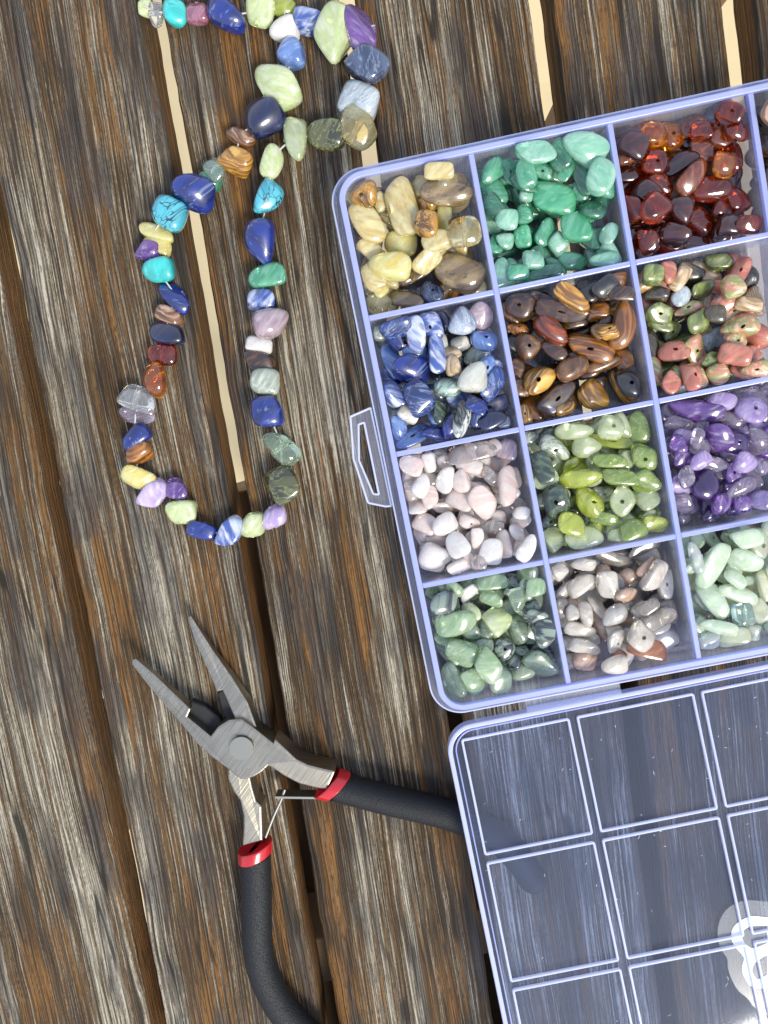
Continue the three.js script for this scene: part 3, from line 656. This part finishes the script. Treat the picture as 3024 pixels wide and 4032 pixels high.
function pebble(seed) {                                                // a tumbled chip, unit size, drilled along y
  const r = rng(seed * 7919 + 13), planes = [], nP = 6 + Math.floor(r() * 6), power = 3.4 + r() * r() * 6;
  for (let k = 0; k < nP; k++) { const z = 2 * r() - 1, a = r() * 6.283, s = Math.sqrt(1 - z * z); planes.push([s * Math.cos(a), z, s * Math.sin(a), 0.68 + 0.55 * r()]); }
  for (const p of [[1, 0, 0], [-1, 0, 0], [0, 1, 0], [0, -1, 0], [0, 0, 1], [0, 0, -1]]) planes.push([...p, 0.95 + 0.25 * r()]);
  const wob = Array.from({ length: 5 }, () => [r() * 5 - 2.5, r() * 5 - 2.5, r() * 5 - 2.5, r() * 6.28]);
  const rad = (x, y, z) => {
    let s = 0; for (const [a, b, c, d] of planes) { const q = (a * x + b * y + c * z) / d; if (q > 0) s += Math.pow(q, power); }
    let v = Math.pow(s, -1 / power); for (const [a, b, c, p] of wob) v += 0.022 * Math.sin(a * x + b * y + c * z + p); return v;
  };
  const nu = 30, nv = 20, hole = 0.075, rows = [], pos = [], uv = [], idx = [];
  let lo = [9, 9, 9], hi = [-9, -9, -9];
  for (let k = 0; k <= nv; k++) {
    const th = 0.10 + (k / nv) * (Math.PI - 0.20), row = [];
    for (let i = 0; i <= nu; i++) {
      const ph = (i % nu) / nu * 2 * Math.PI, x = Math.sin(th) * Math.cos(ph), y = Math.cos(th), z = Math.sin(th) * Math.sin(ph), R = rad(x, y, z), p = [x * R, y * R, z * R];
      row.push(p); for (let c = 0; c < 3; c++) { lo[c] = Math.min(lo[c], p[c]); hi[c] = Math.max(hi[c], p[c]); }
    }
    rows.push(row);
  }
  for (const row of rows) for (const p of row) for (let c = 0; c < 3; c++) p[c] = (p[c] - (lo[c] + hi[c]) / 2) / (hi[c] - lo[c]);
  const ring = (row, t, into) => { let cx = 0, cy = 0, cz = 0; for (let i = 0; i < nu; i++) { cx += row[i][0] / nu; cy += row[i][1] / nu; cz += row[i][2] / nu; } return row.map((p, i) => { const ph = (i % nu) / nu * 2 * Math.PI; return [cx * 0 + hole * t * Math.cos(ph), cy + into, hole * t * Math.sin(ph)]; }); };
  const top = ring(rows[0], 1, 0), bot = ring(rows[nv], 1, 0);
  rows[0] = top; rows[nv] = bot;
  const put = (row) => row.forEach((p) => { pos.push(...p); uv.push(0.5 + 0.62 * p[0] + 0.3 * p[1] + seed * 0.137, 0.5 + 0.62 * p[2] + 0.42 * p[1] + seed * 0.071); });
  rows.forEach((row, k) => put(row, 1 - k / nv));
  const w = nu + 1;
  for (let k = 0; k < nv; k++) for (let i = 0; i < nu; i++) { const a = k * w + i, b = a + 1, c = a + w, d = c + 1; idx.push(a, b, c, b, d, c); }
  const s0 = pos.length / 3; put(top, 1); put(bot, 0);
  for (let i = 0; i < nu; i++) { const a = s0 + i, b = a + 1, c = a + w, d = c + 1; idx.push(a, c, b, b, c, d); }
  const g = new THREE.BufferGeometry();
  g.setAttribute('position', new THREE.Float32BufferAttribute(pos, 3)); g.setAttribute('uv', new THREE.Float32BufferAttribute(uv, 2)); g.setIndex(idx); g.computeVertexNormals();
  const N = g.attributes.normal;                                       // close the seam
  for (let k = 0; k <= nv; k++) { const a = k * w, b = a + nu, n = new THREE.Vector3(N.getX(a) + N.getX(b), N.getY(a) + N.getY(b), N.getZ(a) + N.getZ(b)).normalize(); N.setXYZ(a, n.x, n.y, n.z); N.setXYZ(b, n.x, n.y, n.z); }
  return g;
}
const PEBBLES = Array.from({ length: 34 }, (_, k) => pebble(k + 1));
// size L, W, thickness T in millimetres; angle in degrees turns from +x towards +z
function beadPose(L, W, T, angle, drilledUp, r, tilt = 1) {
  const q = new THREE.Quaternion().setFromEuler(new THREE.Euler(0, -angle * Math.PI / 180, 0));
  q.multiply(new THREE.Quaternion().setFromEuler(new THREE.Euler((r() - 0.5) * 0.7 * tilt, 0, (r() - 0.5) * 0.5 * tilt)));
  const s = drilledUp ? new THREE.Vector3(L, T, W) : new THREE.Vector3(L, W, T);
  if (!drilledUp) q.multiply(new THREE.Quaternion().setFromAxisAngle(new THREE.Vector3(1, 0, 0), Math.PI / 2));
  return { q, s };
}
function poseVertices(geo, { q, s }) {
  const P = geo.attributes.position, out = [], v = new THREE.Vector3();
  for (let i = 0; i < P.count; i++) { v.fromBufferAttribute(P, i).multiply(s).applyQuaternion(q); out.push(v.x, v.y, v.z); }
  return out;
}

// ---------------------------------------------------------------- the bead box with its open lid
const PX = 31, PZ = 31.38, RIM = 15, FLOOR = 2.4, COLS = 6, ROWS = 4;
const X1 = COLS * PX - 0.2, ZE = 125.2;
const tint = (r, g, b) => new THREE.Color(r, g, b);
const clearPlastic = new THREE.MeshPhysicalMaterial({ color: tint(0.90, 0.91, 0.98), transmission: 0.94, thickness: 0, roughness: 0.1, ior: 1.49 });
const rimPlastic = new THREE.MeshPhysicalMaterial({ color: tint(0.62, 0.67, 0.97), transmission: 0.6, thickness: 0, roughness: 0.28, clearcoat: 0.6, clearcoatRoughness: 0.15, ior: 1.49 });
const edgePlastic = new THREE.MeshPhysicalMaterial({ color: tint(0.80, 0.83, 0.97), transmission: 0.5, thickness: 0, roughness: 0.2, clearcoat: 0.8, clearcoatRoughness: 0.12, ior: 1.49 });
const wallPlastic = new THREE.MeshPhysicalMaterial({ color: tint(0.92, 0.935, 1.0), transmission: 0.87, thickness: 0, roughness: 0.25, ior: 1.49 });
function frameSlab(x0, x1, z0, z1, t, r, y0, y1, bevel) {
  const s = roundedRect(x0, x1, z0, z1, r); s.holes.push(roundedRect(x0 + t, x1 - t, z0 + t, z1 - t, Math.max(0.2, r - t), THREE.Path));
  return slab(s, y0, y1, bevel, 2, 10);
}
{
  const base = [0, 0, 0], b = thing('bead_box', 'clear violet tinted plastic bead organiser with square compartments and its lid folded open', 'organiser box', base);
  part('box_floor', slab(roundedRect(0.4, X1 - 0.4, 0.4, ZE - 0.6, 5), 0.25, FLOOR, 0.2, 1), clearPlastic, b, base);
  part('outer_wall', frameSlab(0.45, X1, -0.2, ZE, 1.15, 6, FLOOR + 0.05, RIM - 1.5, 0), wallPlastic, b, base);
  part('rim', frameSlab(0.35, X1 + 0.1, -0.3, ZE + 0.1, 1.35, 6, RIM - 1.45, RIM, 0.25), rimPlastic, b, base);
  const lip = frameSlab(-1.25, X1 + 1.6, -1.9, ZE + 1.7, 1.5, 7.5, 10.2, 11.1, 0.2);
  part('flange', lip, clearPlastic, b, base);
  part('flange_edge', frameSlab(-1.55, X1 + 1.9, -2.2, ZE + 2.0, 0.42, 7.6, 9.4, 11.6, 0.15), edgePlastic, b, base);
  const v = (k) => { const x = k * PX; const d = part('divider', box(x - 0.42, x + 0.42, FLOOR + 0.02, RIM - 1.9, 0.95, ZE - 1.2), wallPlastic, b, base); const g = slab(roundedRect(x - 0.62, x + 0.62, 0.98, ZE - 1.25, 0.2), RIM - 1.88, RIM - 0.55, 0.2, 2, 2); part('divider_edge', g.translate(0, 0, 0), rimPlastic, b, base); return d; };
  for (let k = 1; k < COLS; k++) v(k);
  for (let j = 1; j < ROWS; j++) for (let k = 0; k < COLS; k++) {
    const z = j * PZ, x0 = k ? k * PX + 0.64 : 1.72, x1 = k < COLS - 1 ? (k + 1) * PX - 0.64 : X1 - 1.3;
    part('divider', box(x0 - 0.2, x1 + 0.2, FLOOR + 0.02, RIM - 1.95, z - 0.42, z + 0.42), wallPlastic, b, base);
    part('divider_edge', slab(roundedRect(x0, x1, z - 0.6, z + 0.6, 0.12), RIM - 1.93, RIM - 0.6, 0.18, 2, 2), rimPlastic, b, base);
  }
  // the clasp on the left end
  const cl = shapeOf(CLASP_OUT), hole = new THREE.Path(); CLASP_HOLE.forEach(([x, z], i) => (i ? hole.lineTo(x, -z) : hole.moveTo(x, -z))); hole.closePath(); cl.holes.push(hole);
  const clasp = part('clasp', slab(cl, 9.0, 10.2, 0.25, 2), clearPlastic, b, base);
  const line = (pts) => mergeGeometries(pts.map((p, i) => { const q = pts[(i + 1) % pts.length]; return new THREE.TubeGeometry(new THREE.LineCurve3(new THREE.Vector3(p[0], 10.2, p[1]), new THREE.Vector3(q[0], 10.2, q[1])), 1, 0.27, 8); }));
  part('clasp_edge', mergeGeometries([line(CLASP_OUT), line(CLASP_HOLE)]), edgePlastic, clasp, base).position.set(0, 0, 0);
  part('hinge', slab(roundedRect(20.6, 44.2, ZE + 1.2, ZE + 5.2, 0.4), 7.6, 8.4, 0.2, 1), wallPlastic, b, base);
  part('hinge_barrel', new THREE.CylinderGeometry(0.75, 0.75, 23.4, 14).rotateZ(Math.PI / 2).translate(32.4, 8.1, ZE + 5.4), edgePlastic, b, base);
  // the lid, tilted where it rests on the pliers
  const O = new THREE.Vector3(31.52, 11.504, 164.07), ex = new THREE.Vector3(0.99965, -0.02644, -0.00127).normalize(), ez = new THREE.Vector3(0.00127, 0.11104, 0.99999).normalize(), ny = new THREE.Vector3().crossVectors(ez, ex).normalize();
  const Mx = new THREE.Matrix4().makeBasis(ex, ny, new THREE.Vector3().crossVectors(ex, ny)).setPosition(O);
  const lidPart = (name, g, mat, parent) => part(name, g.applyMatrix4(Mx), mat, parent, base);
  const lx0 = -31.75, lx1 = lx0 + X1 + 1.2, lz0 = -33.6, lz1 = lz0 + ZE + 3;
  const lid = lidPart('lid', slab(roundedRect(lx0 + 0.3, lx1 - 0.3, lz0 + 0.3, lz1 - 0.3, 6.5), -1.0, -0.15, 0.1, 1, 10), new THREE.MeshPhysicalMaterial({ color: tint(0.80, 0.855, 1.0), transmission: 0.984, thickness: 0, roughness: 0.05, ior: 1.49 }), b);
  lidPart('lid_rim', frameSlab(lx0, lx1, lz0, lz1, 1.15, 6.8, -1.2, 2.6, 0.3), edgePlastic, lid);
  lidPart('lid_step', frameSlab(lx0 + 1.9, lx1 - 1.9, lz0 + 1.9, lz1 - 1.9, 0.35, 5.2, -0.1, 0.5, 0.1), rimPlastic, lid);
  for (let j = 0; j < ROWS; j++) for (let k = 0; k < COLS; k++) {
    const x0 = (k - 1) * PX + (k ? 0.85 : 3.0), x1 = k * PX - 0.85, z0 = (j - 1) * PZ + (j ? 0.85 : 1.6), z1 = j * PZ - 0.85;
    lidPart('rib', frameSlab(x0, x1, z0, z1, 0.62, 0.7, -0.12, 0.75, 0.22), edgePlastic, lid);
  }
  const white = new THREE.MeshStandardMaterial({ color: tint(0.80, 0.82, 0.84), roughness: 0.5 }), film = new THREE.MeshPhysicalMaterial({ color: tint(0.93, 0.93, 0.93), transmission: 0.93, thickness: 0, roughness: 0.12 });
  const spline = (pts) => new THREE.CatmullRomCurve3(pts.map(([x, z]) => new THREE.Vector3(x, 0, z))).getPoints(pts.length * 3).map((p) => [p.x, p.z]);
  const outPts = spline(TAB_OUT), far = outPts[0][0] + 34;
  const tab = lidPart('hanging_tab', slab(shapeOf([...outPts, [far, outPts[outPts.length - 1][1]], [far, outPts[0][1]]]), -0.14, -0.07, 0), film, lid);
  const wPts = spline(TAB_WHITE), ws = shapeOf([...wPts, [wPts[0][0] + 14, wPts[wPts.length - 1][1] - 2], [wPts[0][0] + 18, (wPts[0][1] + wPts[wPts.length - 1][1]) / 2], [wPts[0][0] + 14, wPts[0][1] + 2]]);
  for (const h of TAB_HOLES) { const p = new THREE.Path(); spline(h).forEach(([x, z], i) => (i ? p.lineTo(x, -z) : p.moveTo(x, -z))); p.closePath(); ws.holes.push(p); }
  lidPart('tab_print', slab(ws, -0.06, -0.01, 0), white, tab);
  const lr = rng(99), fibres = [];
  for (let k = 0; k < 90; k++) {
    const x = -29 + 95 * lr(), z = -29 + 92 * lr(), a = lr() * 6.28, l = 0.3 + 0.9 * lr() * lr(), c = (lr() - 0.5) * 1.6, pts = [0, 0.5, 1].map((t) => new THREE.Vector3(x + Math.cos(a + c * t) * l * t, 0.02 + 0.05 * lr(), z + Math.sin(a + c * t) * l * t));
    fibres.push(new THREE.TubeGeometry(new THREE.CatmullRomCurve3(pts), 4, 0.03 + 0.03 * lr(), 4));
  }
  lidPart('lint', mergeGeometries(fibres), white, lid).userData.kind = 'stuff';
  lidPart('hair', new THREE.TubeGeometry(new THREE.CatmullRomCurve3([[-25.5, 0.1, -10.5], [-20, 0.15, -7.6], [-14, 0.12, -7], [-8, 0.15, -9]].map((q) => new THREE.Vector3(...q))), 30, 0.04, 5), new THREE.MeshStandardMaterial({ color: tint(0.05, 0.04, 0.04), roughness: 0.6 }), lid);
  shade(b);
}

// ---------------------------------------------------------------- loose beads in the compartments
const WHERE = { '0,0': 'gold quartz', '1,0': 'green aventurine', '2,0': 'red amber', '3,0': 'dark brown stone', '0,1': 'mixed blue stone', '1,1': 'striped brown stone', '2,1': 'olive salmon', '0,2': 'rose quartz', '1,2': 'yellow green jade', '2,2': 'purple amethyst', '0,3': 'sea green stone', '1,3': 'pearly grey stone', '2,3': 'icy green stone' };
const FAMILY = { rutile: 'quartz', citrine: 'quartz', quartz: 'quartz', sodalite: 'blue_stone', lapis: 'blue_stone', navy: 'blue_stone', grey: 'grey_stone', white: 'white_stone', tan: 'tan_stone', green: 'speckled_stone', dark: 'dark_stone', black: 'dark_stone', agate: 'agate', tiger: 'striped_stone', rose: 'rose_quartz', mauve: 'rose_quartz', jade: 'jade', pale: 'icy_stone', prehnite: 'green_stone', lilac: 'amethyst' };
function describe(L, W, up, fx, fz, mat, key) {                        // says which bead of a compartment
  const size = L < 5.5 ? 'small' : L < 7 ? 'mid sized' : L < 9 ? 'big' : 'very big', form = L / W > 1.7 ? ' long' : L / W < 1.15 ? ' round' : '';
  const side = fz < 0.22 ? 'farthest from the lid' : fz > 0.78 ? 'towards the lid' : fx < 0.22 ? 'towards the clasp' : fx > 0.78 ? 'away from the clasp' : 'mid pile';
  const words = `${size}${form} ${STONES[mat][0]} bead${up ? ', hole up,' : ''} ${side}, ${WHERE[key]} compartment`;
  return words.split(' ').length > 16 ? words.replace(`${size}${form} `, '') : words;
}
const EXTRA = { '3,0': ['tiger_dark', 'agate_brown', 'black_stone'] };
function fillCompartment(i, j, list) {
  const key = `${i},${j}`, r = rng(1000 + i * 17 + j * 131), cell = 0.7, x0 = i ? i * PX + 0.75 : 1.85, x1 = (i + 1) * PX - 0.75, z0 = j ? j * PZ + 0.75 : 1.3, z1 = j < 3 ? (j + 1) * PZ - 0.75 : ZE - 1.6;
  const nx = Math.ceil((x1 - x0) / cell) + 1, nz = Math.ceil((z1 - z0) / cell) + 1, H = new Float32Array(nx * nz).fill(FLOOR);
  function drop(x, z, L, W, angle, mat, up, hidden) {
    const geo = PEBBLES[Math.floor(r() * PEBBLES.length)], T = Math.min(W * (0.6 + 0.22 * r()), hidden ? 3.6 : 4.8), pose = beadPose(L, W, T, angle, up, r, hidden ? 0.7 : 1), P = poseVertices(geo, pose);
    let ax = 9, bx = -9, az = 9, bz = -9; for (let k = 0; k < P.length; k += 3) { ax = Math.min(ax, P[k]); bx = Math.max(bx, P[k]); az = Math.min(az, P[k + 2]); bz = Math.max(bz, P[k + 2]); }
    x = Math.min(x1 - bx, Math.max(x0 - ax, x)); z = Math.min(z1 - bz, Math.max(z0 - az, z));
    let best = null;
    for (const [ox, oz] of hidden ? [[0, 0]] : [[0, 0], [0.9, 0], [-0.9, 0], [0, 0.9], [0, -0.9]]) {
      const px = Math.min(x1 - bx, Math.max(x0 - ax, x + ox)), pz = Math.min(z1 - bz, Math.max(z0 - az, z + oz)), lo = new Map(), hi = new Map();
      for (let k = 0; k < P.length; k += 3) { const c = Math.min(nx - 1, Math.max(0, Math.round((px + P[k] - x0) / cell))) + nx * Math.min(nz - 1, Math.max(0, Math.round((pz + P[k + 2] - z0) / cell))); lo.set(c, Math.min(lo.get(c) ?? 9, P[k + 1])); hi.set(c, Math.max(hi.get(c) ?? -9, P[k + 1])); }
      let low = -99, tops = -99; const need = [];
      for (const [c, b] of lo) { need.push(H[c] - b); low = Math.max(low, FLOOR - b); }
      need.sort((p, q) => q - p);
      const y = Math.max(low, need[Math.floor(need.length * (hidden ? 0.08 : 0.27))]);   // beads nestle a little into the hollows between those below
      for (const t of hi.values()) tops = Math.max(tops, y + t);
      if (!best || y < best.y - 0.3) best = { x: px, z: pz, y, hi, top: tops };
    }
    const { y, hi, top } = best; x = best.x; z = best.z;
    if (top > (hidden ? 9 : 17)) return;
    for (const [c, t] of hi) H[c] = Math.max(H[c], y + t);
    const m = new THREE.Mesh(geo, stone(mat)); m.name = numbered(`${FAMILY[mat.split('_')[0]] ?? mat.split('_')[0]}_bead`); m.position.set(x * MM, (y + 0.02) * MM, z * MM); m.quaternion.copy(pose.q); m.scale.copy(pose.s).multiplyScalar(MM);
    m.userData = { label: describe(L, W, up, (x - x0) / (x1 - x0), (z - z0) / (z1 - z0), mat, key), category: 'bead', group: `${STONES[mat][0]} beads of the ${WHERE[key]} compartment` };
    scene.add(shade(m));
  }
  const mats = list.length ? list.map((q) => q[5]) : EXTRA[key];
  const n = 4, step = 0.96;
  for (let a = 0; a < n; a++) for (let b = 0; b < n; b++) drop(x0 + (a + 0.5 + 0.4 * (r() - 0.5)) * (x1 - x0) / n, z0 + (b + 0.5 + 0.4 * (r() - 0.5)) * (z1 - z0) / n, 7.2 + 2 * r(), 5.2 + 1.4 * r(), r() * 180, mats[Math.floor(r() * mats.length)], false, true);
  if (!list.length) for (let k = 0; k < 22; k++) drop(x0 + r() * 16, z0 + r() * (z1 - z0), 6 + 2 * r(), 4.4 + 1.4 * r(), r() * 180, mats[Math.floor(r() * mats.length)], false, false);
  if (list.length) for (let k = 0; k < 24; k++) drop(x0 + r() * (x1 - x0), z0 + r() * (z1 - z0), 4.8 + 1.8 * r(), 3.6 + r(), r() * 180, mats[Math.floor(r() * mats.length)], r() < 0.2, false);
  for (let k = list.length - 1; k >= 0; k--) { const [x, z, L, W, a, mat, up] = list[k]; drop(x, z, Math.max(L, 4) * 0.95, Math.max(W, 3.4) * 0.95, a, mat, !!up, false); }
}
for (const [i, j, list] of CELL_BEADS) fillCompartment(i, j, list);
fillCompartment(3, 0, []);

// ---------------------------------------------------------------- the strung beads
{
  const base = [-20, 0, 50], n = thing('bead_strand', 'loop of mixed tumbled stone beads strung on a thin cord', 'necklace', base), r = rng(4242), mid = [];
  for (const [x, z, L, W, angle, mat] of STRAND) {
    const geo = PEBBLES[Math.floor(r() * PEBBLES.length)], T = Math.min(W * 0.86, 6.6), pose = beadPose(L * 0.97, W, T, angle, false, r, 0.35), P = poseVertices(geo, pose);
    let lo = 9; for (let k = 1; k < P.length; k += 3) lo = Math.min(lo, P[k]);
    const m = new THREE.Mesh(geo, stone(mat)); m.name = 'bead'; m.position.set((x - base[0]) * MM, (0.12 - lo) * MM, (z - base[2]) * MM); m.quaternion.copy(pose.q); m.scale.copy(pose.s).multiplyScalar(MM);
    m.userData.label = `${STONES[mat][0]} bead`; n.add(m); mid.push(new THREE.Vector3(x, 3.0, z));
  }
  part('cord', new THREE.TubeGeometry(new THREE.CatmullRomCurve3(mid), 420, 0.22, 6), new THREE.MeshStandardMaterial({ color: new THREE.Color(0.5, 0.48, 0.44), roughness: 0.7 }), n, base);
  shade(n);
}

// ---------------------------------------------------------------- the pliers
{
  const base = [-32, 0, 170], p = thing('needle_nose_pliers', 'open steel needle nose pliers with black rubber grips and red collars', 'pliers', base);
  const w = 512, d = new Uint8Array(w * w * 4), rr = new Uint8Array(w * w * 4);
  for (let j = 0; j < w; j++) for (let i = 0; i < w; i++) {
    const a = 0.75, u = i * Math.cos(a) + j * Math.sin(a), v = -i * Math.sin(a) + j * Math.cos(a);
    const s = 0.55 * noise(u / 160, v / 2.2) + 0.3 * noise(u / 90, v / 1.1 + 30) + 0.15 * noise(u / 200, v / 9), k = 0.9 + 0.8 * (s - 0.5), at = (j * w + i) * 4;
    d.set([toByte(0.40 * k), toByte(0.36 * k), toByte(0.285 * k), 255], at); const q = Math.round(255 * s); rr.set([q, q, q, 255], at);
  }
  const map = dataMap(w, w, d, true), bump = dataMap(w, w, rr, false);
  for (const t of [map, bump]) t.repeat.set(1 / 22, 1 / 22);
  const steel = new THREE.MeshStandardMaterial({ map, bumpMap: bump, bumpScale: 0.00003, metalness: 1, roughness: 0.36 });
  const pinSteel = new THREE.MeshStandardMaterial({ color: new THREE.Color(0.27, 0.265, 0.24), metalness: 1, roughness: 0.5 });
  const black = new THREE.MeshStandardMaterial({ color: new THREE.Color(0.03, 0.03, 0.03), metalness: 0.6, roughness: 0.6 });
  // thin the jaws towards their tips
  const taper = (g, tip, len, yMid, end) => { const P = g.attributes.position; for (let i = 0; i < P.count; i++) { const t = smooth(0, len, Math.hypot(P.getX(i) - tip[0], P.getZ(i) - tip[1])); P.setY(i, yMid + (P.getY(i) - yMid) * (0.28 + 0.72 * t)); } g.computeVertexNormals(); return g; };
  part('lever', taper(slab(shapeOf(LEVER_TOP), 1.2, 8.6, 0.5, 3), LEVER_TOP[0], 46, 4.6, GRIP_RIGHT[0]), steel, p, base);
  part('lever', taper(slab(shapeOf(LEVER_BOTTOM), 0.9, 7.4, 0.5, 3), LEVER_BOTTOM[0], 46, 3.9, GRIP_LEFT[0]), steel, p, base);
  part('cutter', slab(shapeOf(CUTTER_LEFT), 1.6, 4.4, 0.3, 1), black, p, base);
  part('cutter', slab(shapeOf(CUTTER_RIGHT), 1.4, 4.2, 0.3, 1), black, p, base);
  part('rivet', new THREE.CylinderGeometry(2.95, 2.95, 0.5, 40).translate(RIVET[0], 8.55, RIVET[1]), pinSteel, p, base);
  // rubber grips
  const gb = 256, gd = new Uint8Array(gb * gb * 4);
  for (let j = 0; j < gb; j++) for (let i = 0; i < gb; i++) { const q = Math.round(255 * (0.6 * fbm(i / 7, j / 7, 3) + 0.4 * fbm(i / 3, j / 3 + 50, 2))); gd.set([q, q, q, 255], (j * gb + i) * 4); }
  const gbump = dataMap(gb, gb, gd, false); gbump.repeat.set(9, 3);
  const rubber = new THREE.MeshPhysicalMaterial({ color: new THREE.Color(0.013, 0.014, 0.016), roughness: 0.42, bumpMap: gbump, bumpScale: 0.00022, specularIntensity: 0.55 });
  const red = new THREE.MeshPhysicalMaterial({ color: new THREE.Color(0.46, 0.009, 0.014), roughness: 0.28, clearcoat: 0.5, clearcoatRoughness: 0.2 });
  function grip(pts, ry, rw, y) {
    const c = new THREE.CatmullRomCurve3(pts.map(([x, z]) => new THREE.Vector3(x, 0, z))), n = 90, m = 22, pos = [], uv = [], idx = [];
    for (let j = 0; j <= n; j++) {
      const t = j / n, q = c.getPointAt(t), d = c.getTangentAt(t), e = t > 0.93 ? Math.sqrt(Math.max(0, 1 - Math.pow((t - 0.93) / 0.07, 2))) : 1;
      for (let k = 0; k <= m; k++) { const a = (k / m) * 2 * Math.PI, A = Math.cos(a) * rw * e, B = Math.sin(a) * ry * e; pos.push(q.x - d.z * A, y + B, q.z + d.x * A); uv.push(t, k / m); }
    }
    for (let j = 0; j < n; j++) for (let k = 0; k < m; k++) { const a = j * (m + 1) + k, b = a + 1, e = a + m + 1, f = e + 1; idx.push(a, b, e, b, f, e); }
    const c0 = pos.length / 3; pos.push(pts[0][0], y, pts[0][1]); uv.push(0, 0); for (let k = 0; k < m; k++) idx.push(c0, k + 1, k);
    const g = new THREE.BufferGeometry(); g.setAttribute('position', new THREE.Float32BufferAttribute(pos, 3)); g.setAttribute('uv', new THREE.Float32BufferAttribute(uv, 2)); g.setIndex(idx); g.computeVertexNormals(); return g;
  }
  function collar(pts, rw, ry, y, lean) {                              // the red band round the mouth of a grip
    const [a, b] = pts, d = new THREE.Vector3(b[0] - a[0], 0, b[1] - a[1]).normalize(), m = 28, prof = [[0.3, -2.4], [0, 0.25], [-0.15, 0.4], [0.4, 0.5], [2.6, 0.5], [2.85, 0.35], [2.85, -0.4], [0.3, -2.4]], pos = [], idx = [];
    for (const [s, o] of prof) for (let k = 0; k <= m; k++) { const g = (k / m) * 2 * Math.PI, A = Math.cos(g) * (rw + o), B = Math.sin(g) * (ry + o), q = s - 1.9 + lean * Math.cos(g) * rw; pos.push(a[0] + d.x * q - d.z * A, y + B, a[1] + d.z * q + d.x * A); }
    for (let j = 0; j < prof.length - 1; j++) for (let k = 0; k < m; k++) { const u = j * (m + 1) + k, v = u + 1, e = u + m + 1, f = e + 1; idx.push(u, e, v, v, e, f); }
    const g = new THREE.BufferGeometry(); g.setAttribute('position', new THREE.Float32BufferAttribute(pos, 3)); g.setIndex(idx); g.computeVertexNormals(); return g;
  }
  part('grip', grip(GRIP_RIGHT, 4.3, 3.75, 4.75), rubber, p, base);
  part('grip', grip(GRIP_LEFT, 4.3, 3.95, 4.75), rubber, p, base);
  part('collar', collar(GRIP_RIGHT, 3.75, 4.2, 4.75, -0.6), red, p, base);
  part('collar', collar(GRIP_LEFT, 3.95, 4.2, 4.75, 0.36), red, p, base);
  const wire = (pts, y) => new THREE.TubeGeometry(new THREE.CatmullRomCurve3(pts.map(([x, z]) => new THREE.Vector3(x, y, z))), 30, 0.42, 8);
  { const [a, , c] = WIRE_RIGHT, L = Math.hypot(c[0] - a[0], c[1] - a[1]); part('spring', new THREE.BoxGeometry(L, 4, 0.55).rotateY(-Math.atan2(c[1] - a[1], c[0] - a[0])).translate((a[0] + c[0]) / 2, 4.4, (a[1] + c[1]) / 2), pinSteel, p, base); }
  part('spring', wire(WIRE_LEFT, 5.6), pinSteel, p, base);
  shade(p);
}

renderer.render(scene, camera);
